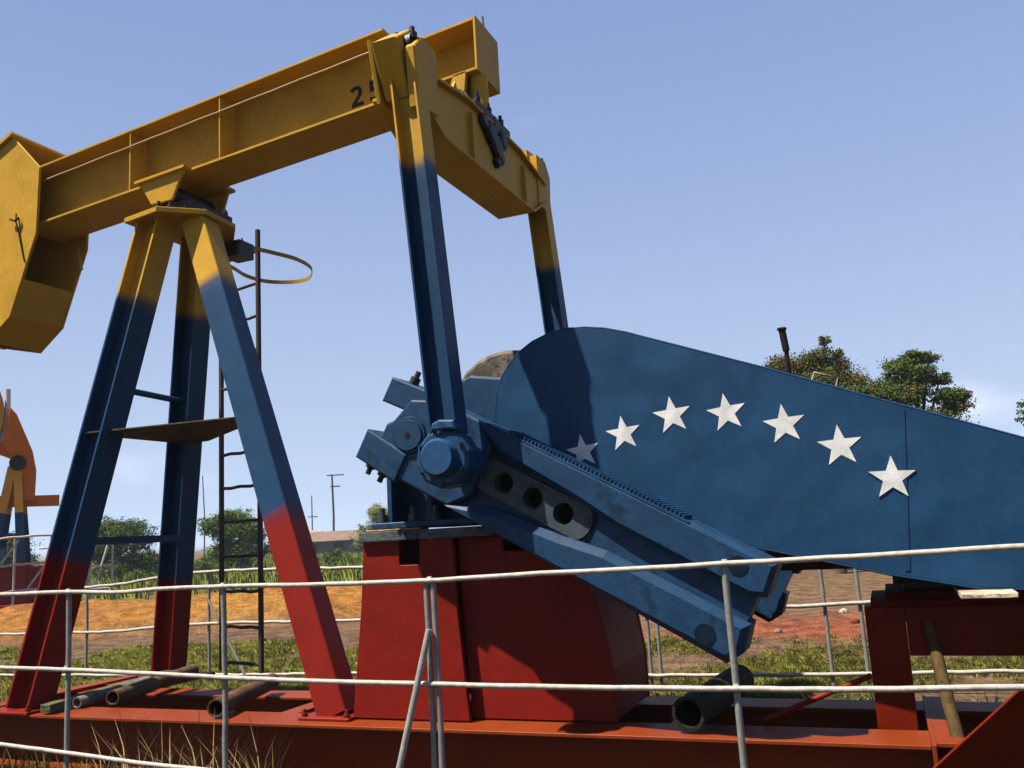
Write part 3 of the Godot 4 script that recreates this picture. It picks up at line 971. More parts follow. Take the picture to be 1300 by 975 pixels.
# ---------------------------------------------------------------- loose things on and beside the skid
func build_loose() -> void:
	var st := mb()
	pipe(st, Vector3(-4.66, 0.50, -5.42), Vector3(-4.98, 0.505, -6.50), 0.066, 0.053, Color(0.085, 0.05, 0.03))
	tag(put(st, "steel_pipe", M.rust), "short rusty pipe with open mouth on the skid near the ladder", "pipe", "pipes on the skid")
	st = mb()
	pipe(st, Vector3(-1.20, 0.535, -5.44), Vector3(-1.06, 0.55, -6.55), 0.10, 0.08, Color(0.022, 0.018, 0.014))
	tag(put(st, "steel_pipe", M.rust), "thick black pipe on the skid below the counterweight end", "pipe", "pipes on the skid")
	st = mb()
	pipe(st, Vector3(-5.95, 0.50, -5.70), Vector3(-6.33, 0.50, -7.05), 0.058, 0.047, Color(0.085, 0.055, 0.034))
	tag(put(st, "steel_pipe", M.rust), "long rusty brown pipe on the skid between the front legs", "pipe", "pipes on the skid")
	st = mb()
	pipe(st, Vector3(-6.25, 0.47, -5.62), Vector3(-6.36, 0.49, -6.5), 0.045, 0.034, Color(0.15, 0.145, 0.13))
	tag(put(st, "steel_pipe", M.rust), "thin grey pipe lying on the skid beside the front leg", "pipe", "pipes on the skid")
	st = mb()
	prism(st, rect(-0.05, -0.03, 0.05, 0.03), 0.0, 1.7, Transform3D(Basis(Vector3.UP, 0.18), Vector3(-6.62, 0.47, -7.05)), Color(0.07, 0.075, 0.045), 0.006)
	tag(put(st, "timber_plank", M.bark), "dark greenish timber lying across the front of the skid", "plank")
	st = mb()
	tube(st, [Vector3(0.165, 0.98, -5.95), Vector3(0.205, 0.62, -5.72), Vector3(0.235, 0.36, -5.52)], 0.036, Color(0.06, 0.04, 0.018), 12)
	tag(put(st, "steel_pipe", M.rust), "olive brown pipe leaning against the red engine frame", "pipe")

# ---------------------------------------------------------------- second pump jack and far things
func build_far_pump() -> void:
	var Q := thing("pump_jack", "distant orange and blue pump jack at the left edge", "pump jack", Vector3(-25.25, 0, -20.1), "")
	# local frame: x to the viewer's right, z towards the viewer
	Q.rotation.y = deg_to_rad(50)
	var OR := Color(0.42, 0.11, 0.010)
	var YO := Color(0.40, 0.225, 0.02)
	var st := mb()
	prism(st, pv([-0.18, 6.42, 0.02, 6.18, 0.50, 5.00, 0.62, 4.40, 0.60, 3.45, 0.28, 3.45, 0.22, 4.20, -0.05, 4.75, -0.35, 5.2]), -0.35, 0.35, Transform3D.IDENTITY, OR, 0.03)
	put(st, "crank_plate", M.paint, Q)
	st = mb()
	var arc := PackedVector2Array()
	for i in 14:
		var a := lerpf(-0.15, 0.75, i / 13.0)
		arc.append(Vector2(-2.68 + 2.36 * cos(a - 0.35), 5.85 + 2.2 * sin(a - 0.2)))
	arc.append(Vector2(-1.6, 7.1)); arc.append(Vector2(-1.9, 4.9))
	prism(st, arc, -0.3, 0.3, Transform3D.IDENTITY, YO, 0.02)
	var hh := put(st, "horse_head", M.paint, Q)
	st = mb()
	tube(st, [Vector3(-0.48, 4.9, 0.12), Vector3(-0.28, 5.7, 0.12), Vector3(-0.24, 6.4, 0.12), Vector3(-0.26, 7.0, 0.12)], 0.085, Color(0.46, 0.43, 0.40), 8)
	put(st, "bridle", M.rail, hh)
	st = mb()
	box(st, -3.0, 1.3, 3.28, 3.62, -0.34, -0.02, OR, 0.01)
	put(st, "cross_beam", M.paint, Q)
	st = mb()
	prism(st, pv([0.35, 4.60, 0.30, 4.98, -2.4, 6.25, -2.4, 5.80]), -0.22, 0.22, Transform3D.IDENTITY, OR, 0.01)
	put(st, "walking_beam", M.paint, Q)
	st = mb()
	for q in [[-0.55, 1.4], [-0.25, 2.4]]:
		tube(st, [Vector3(-0.62 + q[0] * 0.2, q[1], 0.45), Vector3(0.42 + q[0] * 0.1, q[1], 0.5)], 0.05, BLU, 8)
	put(st, "brace_bar", M.paint, Q)
	st = mb()
	cyl(st, Vector3(0.1, 4.62, -0.5), Vector3(0.1, 4.62, 0.5), 0.24, GREASE_AND_SHADE, 16)
	put(st, "bearing", M.grease, Q)
	for q in [[-0.75, 0.5, -0.05, 0.3], [0.35, 0.6, 0.1, 0.3], [0.55, -0.7, 0.15, -0.2], [-0.45, -0.7, -0.02, -0.2]]:
		st = mb()
		var a := Vector3(q[0], 0.3, q[1])
		var b := Vector3(q[2], 4.5, q[3])
		var w := (b - a)
		var cs := [[0.0, 0.30, RED], [0.30, 0.66, BLU], [0.66, 1.0, YO]]
		for k in cs: sweep(st, rect(-0.12, -0.12, 0.12, 0.12), a + w * k[0], a + w * k[1], Vector3.RIGHT, -1, k[2])
		put(st, "leg", M.paint, Q)
	st = mb()
	box(st, -3.5, 1.2, 0.3, 1.4, -0.55, 0.55, RED, 0.02)
	box(st, -4.0, 2.0, 0.05, 0.3, -0.9, 0.9, RED, 0.02)
	put(st, "base", M.paint, Q)
	st = mb()
	box(st, -0.9, -0.2, 1.42, 2.0, -0.4, 0.4, Color(0.08, 0.16, 0.18), 0.05)
	put(st, "gearbox", M.cast, Q)
	# railings round it
	var F := thing("pipe_railing", "white pipe railing round the distant pump jack", "railing", Vector3(-23.6, 0, -18.9))
	F.rotation.y = deg_to_rad(50)
	for y in [0.75, 1.5, 2.3]:
		st = mb()
		tube(st, wob([Vector3(-4, y - 0.05, 0), Vector3(-1.2, y - 0.05, 0), Vector3(0.4, y, 0), Vector3(1.9, y + 0.05, 0)], 0.03), 0.035, RAILW, 8)
		put(st, "rail", M.rail, F)
	for x in [-2.4, -1.2, 0.0, 0.95, 1.9]:
		st = mb()
		tube(st, [Vector3(x, -0.1, -0.05), Vector3(x, 2.3, -0.05)], 0.035, RAILW, 8)
		put(st, "post", M.rail, F)
	for x in [-0.9, 0.3]:
		st = mb()
		tube(st, [Vector3(x, 0.7, 0.02), Vector3(x + 1.0, 2.2, 0.02)], 0.03, RAILW, 8)
		put(st, "brace", M.rail, F)
	# stair stand to its right
	F = thing("stair_stand", "white steel stair stand with slanting handrails beyond the fence", "stair stand", Vector3(-24.8, 0, -22.8))
	F.rotation.y = deg_to_rad(48)
	for q in [[-0.72, 2.0], [-0.05, 2.0], [0.62, 1.95]]:
		st = mb()
		tube(st, [Vector3(q[0], 0, 0), Vector3(q[0], q[1], 0)], 0.055 if q[0] < -0.5 else 0.035, Color(0.36, 0.36, 0.35), 8)
		put(st, "post", M.rail, F)
	for y in [1.25, 1.95]:
		st = mb()
		tube(st, [Vector3(-1.6, y, 0), Vector3(0.62, y + 0.05, 0)], 0.028, Color(0.36, 0.36, 0.35), 8)
		put(st, "rail", M.rail, F)
	for x in [-0.12, 0.46]:
		st = mb()
		tube(st, [Vector3(x - 0.38, 0.55, 0.25), Vector3(x, 1.95, 0.25)], 0.035, Color(0.40, 0.39, 0.37), 8)
		put(st, "handrail", M.rail, F)
	st = mb()
	box(st, -0.2, 0.5, 0.5, 0.56, -0.4, 0.5, Color(0.27, 0.27, 0.26), 0.01)
	put(st, "step", M.rail, F)

func build_far_things() -> void:
	var st := mb()
	var WD := Color(0.13, 0.11, 0.09)
	var p := thing("utility_pole", "tall utility pole with two crossarms beside the far houses", "utility pole", Vector3(-57.4, 0, -86.0))
	tube(st, [Vector3(0, 0, 0), Vector3(0.25, 4.5, 0.2), Vector3(0.6, 9.1, 0.9)], 0.15, WD, 8, false, 0.10)
	put(st, "pole", M.bark, p)
	for q in [[9.0, 0.58, 0.9, 0.95], [7.75, 0.5, 0.7, 0.55]]:
		st = mb()
		prism(st, rect(q[1] - q[3], q[0] - 0.07, q[1] + q[3], q[0] + 0.07), q[2] + 0.05, q[2] + 0.18, Transform3D(Basis(Vector3.UP, 0.4), Vector3.ZERO), WD, 0.01)
		put(st, "crossarm", M.bark, p)
	p = thing("utility_pole", "faint thin utility pole left of the taller pole", "utility pole", Vector3(-83.4, 0, -119.2))
	st = mb()
	tube(st, [Vector3(0, 0, 0), Vector3(0.4, 9.0, 0.6)], 0.13, WD, 8, false, 0.08)
	put(st, "pole", M.bark, p)
	st = mb()
	prism(st, rect(-0.6, 5.6, 0.9, 5.75), 0.2, 0.3, Transform3D(Basis(Vector3.UP, 0.4), Vector3.ZERO), WD, 0.01)
	put(st, "crossarm", M.bark, p)
	p = thing("antenna_mast", "thin dark mast rising in front of the round bush", "mast", Vector3(-42.5, 0, -48.3))
	st = mb()
	tube(st, [Vector3(0, 0, 0), Vector3(0.15, 3.5, 0.1), Vector3(0.4, 6.5, 0.6)], 0.05, Color(0.09, 0.09, 0.09), 8, false, 0.03)
	put(st, "pole", M.bark, p)
	# low houses
	var hs := [[Vector3(-51.4, -0.3, -77.6), 7.6, 4.0, "low house with faded pink roof beyond the green field", Color(0.125, 0.08, 0.062), Color(0.16, 0.15, 0.14)], [Vector3(-59.5, 0, -82.0), 5.0, 3.6, "small white shed left of the pink roofed house", Color(0.20, 0.19, 0.18), Color(0.24, 0.23, 0.22)]]
	for h in hs:
		p = thing("house", h[3], "house", h[0], "far low houses")
		p.rotation.y = deg_to_rad(28)
		var w: float = h[1] * 0.5
		var d: float = h[2] * 0.5
		st = mb()
		box(st, -w, w, 0, 2.0, -d, d, h[5], 0.01)
		put(st, "wall", M.wall, p)
		st = mb()
		zyprism(st, pv([-d - 0.4, 1.95, d + 0.4, 1.95, d + 0.4, 2.05, 0.0, 3.0, -d - 0.4, 2.05]), -w - 0.3, w + 0.3, h[4], 0.01)
		put(st, "roof", M.wall, p)
		for x in [-0.55, 0.1, 0.6]:
			st = mb()
			box(st, x * w - 0.4, x * w + 0.4, 0.9 if x != 0.1 else 0.05, 1.75, d, d + 0.03, Color(0.05, 0.05, 0.05), 0.01)
			put(st, "window" if x != 0.1 else "door", M.wall, p)

# ---------------------------------------------------------------- plants
func leafball(st: SurfaceTool, c: Vector3, r: Vector3, n: int, size: float, cols: Array) -> void:
	# leaves gathered in ragged clumps spread through the volume
	var per := 40
	var clumps := maxi(4, n / per)
	for k in clumps:
		var d := Vector3(rng.randfn(), rng.randfn(), rng.randfn()).normalized()
		var rad := pow(rng.randf(), 0.4) * rng.randf_range(0.75, 1.15)
		var q := c + Vector3(d.x * r.x, d.y * r.y, d.z * r.z) * rad
		var base: Color = cols[rng.randi() % cols.size()]
		var sp := r * rng.randf_range(0.14, 0.30)
		for i in per:
			var g := Vector3(rng.randfn(), rng.randfn(), rng.randfn())
			var p := q + Vector3(g.x * sp.x, g.y * sp.y * 0.8, g.z * sp.z)
			var nn := (d * 0.5 + Vector3(rng.randfn(), rng.randfn() + 0.6, rng.randfn()) * 0.7).normalized()
			var a := nn.cross(Vector3(rng.randfn(), rng.randfn(), rng.randfn())).normalized()
			var b := nn.cross(a)
			var s := size * rng.randf_range(0.6, 1.3)
			var col := base * rng.randf_range(0.75, 1.25)
			tri(st, p - a * s * 0.5, p + b * s * 0.34, p + a * s * 0.5, nn, col, col, col)
			tri(st, p - a * s * 0.5, p - b * s * 0.34, p + a * s * 0.5, nn, col, col, col)

func tree(called: String, label: String, cat: String, base: Vector3, h: float, blobs: Array, n: int, size: float, cols: Array, trunk_r: float, group := "") -> void:
	var t := thing(called, label, cat, base, group)
	var st := mb()
	tube(st, [Vector3(0, -0.1, 0), Vector3(0.05, h * 0.25, 0.04), Vector3(-0.04, h * 0.5, 0.05)], trunk_r, Color(0.10, 0.075, 0.05), 8, false, trunk_r * 0.6)
	for b in blobs:
		tube(st, [Vector3(-0.03, h * rng.randf_range(0.25, 0.48), 0.04), Vector3(b[0] * 0.5, lerpf(h * 0.45, b[1], 0.6), b[2] * 0.5), Vector3(b[0], b[1], b[2])], trunk_r * 0.45, Color(0.10, 0.075, 0.05), 6, false, trunk_r * 0.12)
	put(st, "trunk", M.bark, t)
	st = mb()
	var vol := 0.0
	for b in blobs: vol += pow(b[3] * b[4], 0.9)
	for b in blobs:
		leafball(st, Vector3(b[0], b[1], b[2]), Vector3(b[3], b[4], b[3]), int(n * pow(b[3] * b[4], 0.9) / vol), size, cols)
	put(st, "crown", M.leaf, t)

func rand_blobs(w: float, y0: float, y1: float, n: int, r0: float, r1: float) -> Array:
	var out := []
	for i in n:
		var f := rng.randf()
		var y := lerpf(y0, y1, pow(f, 0.8))
		var ww := w * sqrt(maxf(0.05, 1.0 - pow((y - y0) / (y1 - y0 + 0.01), 2.0)))
		var a := rng.randf() * TAU
		var rr := rng.randf_range(r0, r1)
		out.append([cos(a) * ww * rng.randf_range(0.2, 1.0), y, sin(a) * ww * rng.randf_range(0.2, 1.0), rr, rr * 0.75])
	return out

func build_plants() -> void:
	var g1 := [Color(0.050, 0.080, 0.014), Color(0.038, 0.065, 0.012), Color(0.066, 0.092, 0.018), Color(0.032, 0.055, 0.012)]
	var g2 := [Color(0.062, 0.105, 0.018), Color(0.048, 0.084, 0.016), Color(0.08, 0.11, 0.024)]
	tree("round_tree", "wide dense green bush between the front legs", "bush", Vector3(-42.6, 0, -41.0), 4.2, rand_blobs(3.1, 0.6, 3.3, 46, 0.6, 1.0), 38000, 0.11, g1, 0.14, "far bushes")
	tree("round_tree", "bright green bush behind the ladder", "bush", Vector3(-35.4, 0, -42.4), 4.0, rand_blobs(2.3, 0.6, 3.4, 36, 0.55, 0.9), 30000, 0.11, g2, 0.13, "far bushes")
	tree("round_tree", "pale green tree touching the left of the gearbox", "tree", Vector3(-44.6, 0, -74.6), 5.2, rand_blobs(2.1, 1.6, 4.4, 24, 0.6, 1.0), 16000, 0.14, [Color(0.13, 0.16, 0.05), Color(0.10, 0.14, 0.04), Color(0.16, 0.17, 0.06)], 0.16, "far bushes")
	tree("round_tree", "small dark tree beside the far utility pole", "tree", Vector3(-69.0, 0, -96.0), 4.4, rand_blobs(1.1, 1.6, 3.6, 10, 0.5, 0.8), 2500, 0.22, g1, 0.12, "far bushes")
	tree("round_tree", "dark bush behind the distant pump jack", "bush", Vector3(-48.0, 0, -38.0), 3.6, rand_blobs(2.2, 0.9, 2.7, 20, 0.6, 0.9), 14000, 0.11, g1, 0.12, "far bushes")
	# almond trees over the belt guard
	var al := [Color(0.055, 0.075, 0.018), Color(0.068, 0.08, 0.02), Color(0.10, 0.05, 0.018), Color(0.085, 0.045, 0.018), Color(0.04, 0.055, 0.014), Color(0.05, 0.068, 0.016)]
	var al2 := [Color(0.055, 0.085, 0.018), Color(0.048, 0.072, 0.016), Color(0.072, 0.095, 0.022), Color(0.085, 0.055, 0.02), Color(0.036, 0.054, 0.013), Color(0.05, 0.08, 0.018), Color(0.042, 0.066, 0.015)]
	tree("almond_tree", "reddish brown leafed tree rising behind the exhaust stack", "tree", Vector3(-1.3, 0, -27.0), 6.0, [[-1.35, 5.75, 0, 0.30, 0.26], [-1.0, 6.0, 0, 0.45, 0.34], [-0.9, 5.55, 0, 0.55, 0.34], [-0.45, 5.95, 0.3, 0.45, 0.34], [0.05, 6.05, 0, 0.48, 0.36], [0.25, 6.62, 0, 0.16, 0.15], [0.62, 6.15, 0.1, 0.18, 0.14], [0.45, 5.75, -0.2, 0.5, 0.36], [0.05, 5.4, 0.2, 0.7, 0.4], [-0.6, 5.2, 0.3, 0.7, 0.4], [0.85, 5.3, 0, 0.5, 0.35], [0.2, 4.7, 0, 1.2, 0.5], [-1.0, 4.6, 0, 0.8, 0.5]], 48000, 0.062, al, 0.17, "almond trees behind the guard")
	tree("almond_tree", "green leafed tree with spreading tiers above the star guard", "tree", Vector3(1.02, 0, -26.2), 5.2, [[-0.95, 4.85, 0, 0.35, 0.22], [-0.45, 5.0, 0, 0.45, 0.30], [-0.2, 5.45, 0.1, 0.40, 0.26], [0.2, 5.7, 0, 0.30, 0.18], [0.55, 5.65, 0, 0.28, 0.14], [0.25, 5.2, 0.2, 0.45, 0.28], [0.75, 5.05, 0, 0.30, 0.16], [-0.2, 4.7, 0.1, 0.7, 0.34], [0.9, 4.55, 0.1, 0.45, 0.2], [1.25, 4.55, 0, 0.22, 0.14], [1.0, 4.25, 0, 0.4, 0.2], [-1.4, 4.95, 0, 0.3, 0.2], [-1.7, 5.0, 0, 0.2, 0.16], [0.2, 3.9, 0, 0.9, 0.4]], 46000, 0.062, al2, 0.16, "almond trees behind the guard")
	tree("round_tree", "small green treetop at the right edge above the guard", "tree", Vector3(9.2, 0, -58.0), 8.0, rand_blobs(1.6, 6.2, 7.9, 12, 0.5, 0.8), 3500, 0.2, g1, 0.2, "far bushes")
	# shrubs along the far edge of the field
	var i := 0
	for q in [[-36.5, -34.5, 1.3], [-31.5, -36.0, 1.2], [-33.0, -33.2, 0.9], [-29.0, -44.0, 1.4], [-41.0, -36.0, 1.2], [-27.5, -50.0, 1.3], [-24.5, -46.0, 0.9]]:
		var lb: String = ["low shrub before the wide green bush", "low shrub left of the ladder foot", "small shrub on the edge of the orange bank", "shrub at the field edge behind the ladder", "low shrub behind the stair stand", "dark shrub below the far houses", "small shrub beside the far field fence"][i]
		tree("field_shrub", lb, "shrub", Vector3(q[0], 0, q[1]), q[2], rand_blobs(q[2] * 0.8, q[2] * 0.25, q[2] * 0.75, 10, q[2] * 0.25, q[2] * 0.4), 5000, 0.08, g1, 0.05, "shrubs at the edge of the field")
		i += 1

# ---------------------------------------------------------------- ground
func bank(x: float, z: float) -> float:
	# 0..1: the bank of orange earth beyond the fence
	var d := Vector2(x, z).dot(Vector2(0.62, 0.785).normalized())
	var w := noise.get_noise_2d(x * 3.0, z * 3.0) * 1.6
	var e := smoothstep(-31.0, -28.5, d + w) * (1.0 - smoothstep(-20.6, -19.0, d + w * 0.8))
	return e * (1.0 - smoothstep(-9.0, -5.0, x))

func height(x: float, z: float) -> float:
	var far := smoothstep(9.0, 14.0, Vector2(x, z - 0.0).length())
	var h := 0.05 * noise.get_noise_2d(x * 4.0, z * 4.0) * (0.4 + far) + 0.018 * noise.get_noise_2d(x * 26.0, z * 26.0)
	h += bank(x, z) * (0.30 + 0.35 * noise.get_noise_2d(x * 8.0, z * 8.0))
	return h

func grassy(x: float, z: float) -> float:
	# share of living grass on the ground
	var n := noise.get_noise_2d(x * 7.0 + 90.0, z * 7.0)
	var n2 := noise.get_noise_2d(x * 2.0 - 40.0, z * 2.0 + 77.0)
	var g := 0.0
	if x < -3.0:
		g = smoothstep(-13.2, -11.6, z + n * 1.4 + 0.16 * (x + 8.0)) * 1.0
	else:
		g = smoothstep(-13.2, -10.4, z + n * 2.2) * 0.8
		g = maxf(g, smoothstep(0.1, 0.45, n2) * 0.5)
	g = maxf(g, smoothstep(-33.0, -36.0, Vector2(x, z).dot(Vector2(0.62, 0.785)) + n * 2.0) * (1.0 if x < -12.0 else smoothstep(-45.0, -60.0, z)))
	return clampf(g * (0.55 + n * 1.8), 0.0, 1.0)

func ground_colour(x: float, z: float) -> Color:
	var n := noise.get_noise_2d(x * 10.0, z * 10.0)
	var n2 := noise.get_noise_2d(x * 3.0 + 200.0, z * 3.0)
	var soil := Color(0.085, 0.056, 0.036).lerp(Color(0.125, 0.082, 0.054), 0.5 + n)
	var pink := Color(0.135, 0.080, 0.050)
	soil = soil.lerp(pink, smoothstep(-12.0, -17.0, z) * 0.7)
	# reddish rubble behind the counterweight
	var rub := smoothstep(2.6, 0.6, Vector2((x + 1.4) * 0.75, z + 14.2).length() + n * 1.6)
	soil = soil.lerp(Color(0.19, 0.055, 0.026), rub * 0.75)
	var dk := smoothstep(0.15, 0.5, n2 + n * 0.4) * 0.4
	soil = soil.lerp(Color(0.055, 0.04, 0.03), dk)
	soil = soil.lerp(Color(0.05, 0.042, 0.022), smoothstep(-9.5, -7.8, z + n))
	var b := bank(x, z)
	soil = soil.lerp(Color(0.27, 0.135, 0.028).lerp(Color(0.20, 0.088, 0.024), 0.5 + n2 * 1.4), b)
	var gc := Color(0.08, 0.085, 0.018).lerp(Color(0.13, 0.10, 0.034), clampf(0.5 + n, 0, 1))
	return soil.lerp(gc, grassy(x, z) * (1.0 - b) * 0.85)

func build_ground() -> void:
	var nx := 250
	var nz := 260
	var xs := []
	var zs := []
	for i in nx + 1:
		var t := -1.0 + 2.0 * i / nx
		xs.append(-6.0 + 16.0 * t + 600.0 * pow(t, 7.0) + 60.0 * pow(t, 3.0) * absf(t))
	for i in nz + 1:
		var t := float(i) / nz
		zs.append(14.0 - 42.0 * t - 55.0 * pow(t, 4.0) - 800.0 * pow(t, 16.0))
	var st := mb()
	for j in nz + 1:
		for i in nx + 1:
			var x: float = xs[i]
			var z: float = zs[j]
			st.set_color(ground_colour(x, z))
			st.add_vertex(Vector3(x, height(x, z), z))
	for j in nz:
		for i in nx:
			var a := j * (nx + 1) + i
			for k in [a, a + nx + 1, a + 1, a + 1, a + nx + 1, a + nx + 2]: st.add_index(k)
	st.generate_normals()
	var o := put(st, "ground", M.ground)
	o.set_meta("kind", "structure")
	o.set_meta("label", "bare brown earth with orange bank and patchy grass")

func tuft_mesh(blades: int, sd: int, spread: float, lean: float, w: float) -> ArrayMesh:
	var r := RandomNumberGenerator.new()
	r.seed = sd
	var st := mb()
	for i in blades:
		var a := r.randf() * TAU
		var d := Vector3(cos(a), 0, sin(a))
		var p := d * r.randf() * spread
		var h := r.randf_range(0.5, 1.0)
		var side := Vector3(-d.z, 0, d.x) * w
		var m := p + Vector3(0, h * 0.55, 0) + d * lean * 0.35
		var e := p + Vector3(0, h, 0) + d * lean * r.randf_range(0.6, 1.3)
		var n := (d + Vector3(0, 0.6, 0)).normalized()
		var c := Color(1, 1, 1) * r.randf_range(0.75, 1.2)
		quad(st, p - side, p + side, m + side * 0.7, m - side * 0.7, n, c)
		tri(st, m - side * 0.7, m + side * 0.7, e, n, c, c, c)
	return st.commit()

func scatter(called: String, label: String, mesh: Mesh, spots: Array) -> void:
	var mm := MultiMesh.new()
	mm.transform_format = MultiMesh.TRANSFORM_3D
	mm.use_colors = true
	mm.mesh = mesh
	mm.instance_count = spots.size()
	for i in spots.size():
		var s = spots[i]
		var b := Basis(Vector3.UP, rng.randf() * TAU).scaled(Vector3(s[1] * rng.randf_range(0.8, 1.2), s[1] * rng.randf_range(0.7, 1.3), s[1]))
		mm.set_instance_transform(i, Transform3D(b, s[0]))
		mm.set_instance_color(i, s[2])
	var o := MultiMeshInstance3D.new()
	o.multimesh = mm
	o.material_override = M.grass
	o.name = numbered(called)
	add_child(o)
	tag(o, label, "grass", "", "stuff")

func build_grass() -> void:
	var near := []
	var tries := 0
	while near.size() < 34000 and tries < 200000:
		tries += 1
		var x := rng.randf_range(-17.0, 4.5)
		var z := rng.randf_range(-16.5, -8.0)
		if rng.randf() > grassy(x, z) * 1.1: continue
		var c := Color(0.11, 0.165, 0.018).lerp(Color(0.24, 0.185, 0.055), pow(rng.randf(), 1.1))
		near.append([Vector3(x, height(x, z) - 0.01, z), rng.randf_range(0.03, 0.085) * (1.25 if x < -3.0 else 1.0), c])
	scatter("grass", "patchy green and yellow grass behind the pump jack", tuft_mesh(11, 3, 1.4, 1.1, 0.06), near)
	var under := []
	for i in 5000:
		var x := rng.randf_range(-9.0, 3.0)
		var z := rng.randf_range(-8.0, -3.2)
		var n := noise.get_noise_2d(x * 9.0, z * 9.0)
		if z < -5.3 and x > -7.0 and x < 0.1 and z > -6.7: continue
		if rng.randf() > 0.55 + n: continue
		var c := Color(0.06, 0.075, 0.016).lerp(Color(0.14, 0.105, 0.04), rng.randf())
		under.append([Vector3(x, height(x, z) - 0.01, z), rng.randf_range(0.10, 0.30), c])
	for i in 900:
		var x := rng.randf_range(-8.5, -2.5)
		var z := rng.randf_range(-5.3, -4.3)
		if rng.randf() > 0.45 + noise.get_noise_2d(x * 12.0, z * 12.0) - 0.12 * (x + 4.0): continue
		under.append([Vector3(x, height(x, z) - 0.01, z), rng.randf_range(0.12, 0.27), Color(0.055, 0.065, 0.016).lerp(Color(0.13, 0.095, 0.04), rng.randf())])
	scatter("weeds", "weedy grass growing round the skid and near fence", tuft_mesh(9, 5, 0.3, 0.4, 0.022), under)
	var far := []
	tries = 0
	while far.size() < 14000 and tries < 200000:
		tries += 1
		var x := -6.0 - 60.0 * rng.randf()
		var z := -24.0 - 56.0 * rng.randf()
		if bank(x, z) > 0.25: continue
		if rng.randf() > grassy(x, z): continue
		var c := Color(0.085, 0.13, 0.02).lerp(Color(0.14, 0.15, 0.035), rng.randf())
		far.append([Vector3(x, height(x, z) - 0.03, z), rng.randf_range(0.35, 0.75), c])
	scatter("field_grass", "tall green field grass beyond the orange bank", tuft_mesh(9, 7, 0.7, 0.4, 0.05), far)
	# dry stalks in front of the skid
	var dry := []
	for i in 46:
		var x := rng.randf_range(-5.3, -3.9)
		dry.append([Vector3(x, 0.0, rng.randf_range(-5.25, -4.75)), rng.randf_range(0.28, 0.52), Color(0.24, 0.17, 0.085) * rng.randf_range(0.7, 1.2)])
	scatter("dry_grass", "dry straw coloured stalks in front of the red skid", tuft_mesh(7, 9, 0.10, 0.6, 0.010), dry)

func build_stones() -> void:
	var i := 0
	for q in [[-1.6, -13.6, 0.06, Color(0.22, 0.18, 0.15)], [-0.8, -16.0, 0.08, Color(0.36, 0.34, 0.31)], [0.35, -11.6, 0.035, Color(0.40, 0.38, 0.35)], [-2.3, -12.9, 0.08, Color(0.16, 0.05, 0.03)], [-0.6, -14.6, 0.08, Color(0.16, 0.05, 0.03)], [-9.8, -12.6, 0.06, Color(0.26, 0.23, 0.2)], [-7.0, -12.2, 0.06, Color(0.26, 0.23, 0.2)]]:
		var st := mb()
		var c := Vector3(q[0], height(q[0], q[1]) + q[2] * 0.3, q[1])
		var r := RandomNumberGenerator.new()
		r.seed = 300 + i
		var ring := []
		for k in 4:
			var pts := []
			for m in 7:
				var a := TAU * m / 7.0
				var rr: float = q[2] * [0.7, 1.0, 0.85, 0.35][k] * r.randf_range(0.8, 1.2)
				pts.append(c + Vector3(cos(a) * rr, q[2] * [-0.4, -0.1, 0.3, 0.55][k], sin(a) * rr))
			ring.append(pts)
		for k in 3:
			for m in 7:
				var l := (m + 1) % 7
				var n: Vector3 = ((ring[k][m] + ring[k + 1][l]) * 0.5 - c).normalized()
				quad(st, ring[k][m], ring[k][l], ring[k + 1][l], ring[k + 1][m], n, q[3])
		for m in 7: tri(st, c + Vector3(0, q[2] * 0.6, 0), ring[3][m], ring[3][(m + 1) % 7], Vector3.UP, q[3], q[3], q[3])
		var o := put(st, "stone", M.rust)
		tag(o, ["brown stone on the earth behind the counterweight", "whitish stone far behind the counterweight end", "small white stone in the grass left of the engine frame", "red stone nearest the pedestal's curved edge", "red stone in the rubble behind the fence", "grey stone in the grass left of the far leg", "grey stone in the grass behind the ladder"][i], "stone", "stones on the ground")
		i += 1

# ---------------------------------------------------------------- sky, camera, light
func sky_clouds() -> ImageTexture:
	var W := 1024
	var H := 512
	var n := fnl(0.9, 5, 500)
	var im := Image.create(W, H, false, Image.FORMAT_RGBA8)
	im.fill(Color(1, 1, 1, 0))
	for y in range(0, H / 2):
		var el := PI / 2 - PI * (y + 0.5) / H
		for x in W:
			var az := TAU * (x + 0.5) / W
			var d := Vector3(cos(el) * sin(az), sin(el) * 3.2, cos(el) * cos(az))
			var v := n.get_noise_3dv(d * 2.2)
			var low := smoothstep(0.01, 0.05, el) * (1.0 - smoothstep(0.09, 0.17, el))
			var a := smoothstep(0.10, 0.5, v) * low * 0.13
			var w := n.get_noise_3dv(Vector3(d.x * 1.2 + 7.0, d.y * 3.0, d.z * 5.0))
			a = maxf(a, smoothstep(0.30, 0.65, w) * smoothstep(0.35, 0.6, el) * 0.07)
			if a > 0.004: im.set_pixel(x, y, Color(1.0, 0.93, 0.92, a))
	return ImageTexture.create_from_image(im)

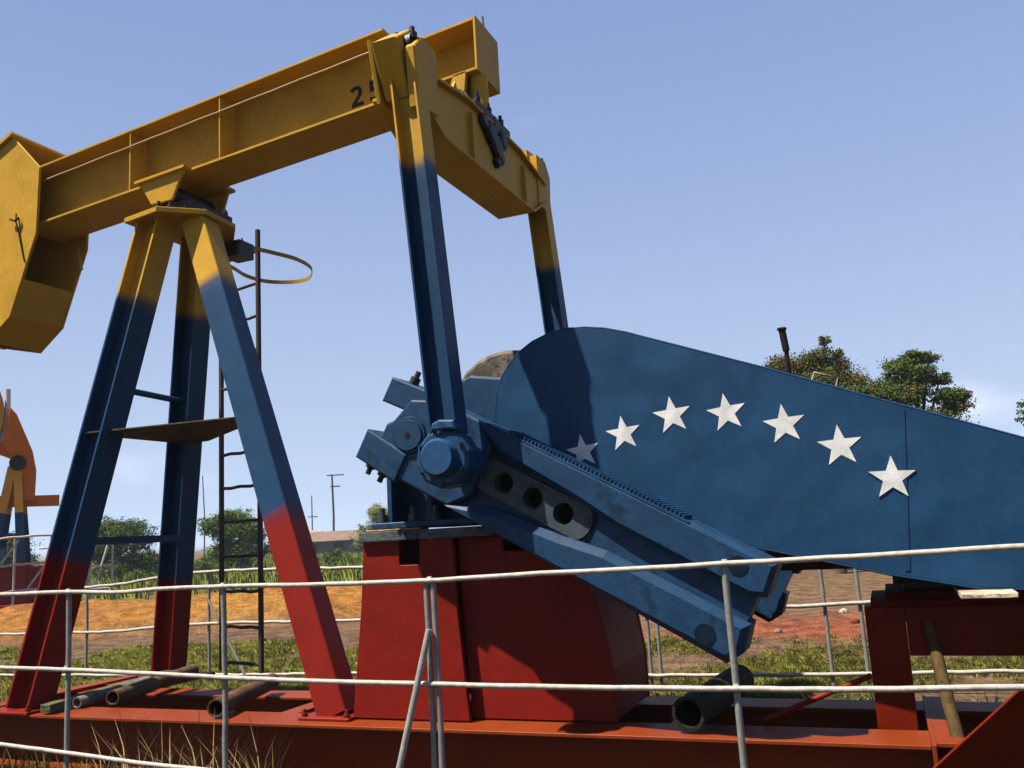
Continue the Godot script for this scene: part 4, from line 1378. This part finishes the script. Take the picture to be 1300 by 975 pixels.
func _ready() -> void:
	rng.seed = 20240611
	noise.seed = 77
	noise.frequency = 0.05
	noise.fractal_octaves = 4
	# camera
	var cam := Camera3D.new()
	cam.name = "camera"
	add_child(cam)
	var yaw := deg_to_rad(22.0)
	var pitch := atan(187.0 / 1130.0)
	var roll := deg_to_rad(3.2)
	var f0 := Vector3(-sin(yaw), 0, -cos(yaw))
	var r0 := Vector3(cos(yaw), 0, -sin(yaw))
	var fw := f0 * cos(pitch) + Vector3.UP * sin(pitch)
	var u0 := Vector3.UP * cos(pitch) - f0 * sin(pitch)
	cam.transform = Transform3D(Basis(r0 * cos(roll) - u0 * sin(roll), r0 * sin(roll) + u0 * cos(roll), -fw), Vector3(0, 1.65, 0))
	cam.fov = rad_to_deg(2.0 * atan(487.5 / 1130.0))
	cam.far = 2000.0
	# sky
	var we := WorldEnvironment.new()
	we.name = "world_environment"
	add_child(we)
	var env := Environment.new()
	we.environment = env
	env.background_mode = Environment.BG_SKY
	var sm := ProceduralSkyMaterial.new()
	sm.sky_top_color = Color(0.064, 0.099, 0.205).linear_to_srgb()
	sm.sky_horizon_color = Color(0.206, 0.254, 0.325).linear_to_srgb()
	sm.sky_curve = 0.25
	sm.ground_bottom_color = Color(0.10, 0.07, 0.05).linear_to_srgb()
	sm.ground_horizon_color = Color(0.16, 0.14, 0.12).linear_to_srgb()
	sm.sun_angle_max = 1.0
	sm.sky_cover = sky_clouds()
	var sk := Sky.new()
	sk.sky_material = sm
	env.sky = sk
	env.tonemap_mode = Environment.TONE_MAPPER_LINEAR
	env.tonemap_exposure = 3.0
	env.fog_enabled = true
	env.fog_density = 0.0004
	env.fog_light_color = Color(0.60, 0.66, 0.74)
	env.sdfgi_enabled = true
	env.ssao_enabled = true
	env.ssil_enabled = true
	# sun: high, from the front left
	var sun := DirectionalLight3D.new()
	sun.name = "sun"
	add_child(sun)
	var to_sun := Vector3(-0.325, 0.89, 0.32).normalized()
	sun.look_at_from_position(to_sun * 50.0, Vector3.ZERO, Vector3(0, 0, -1))
	sun.light_color = Color(1.0, 0.95, 0.87)
	sun.light_energy = 1.6
	sun.light_angular_distance = 0.5
	sun.shadow_enabled = true
	make_materials()
	# setting
	build_ground()
	# the machine, then everything round it
	build_pump()
	build_fences()
	build_loose()
	build_far_pump()
	build_far_things()
	build_plants()
	build_grass()
	build_stones()
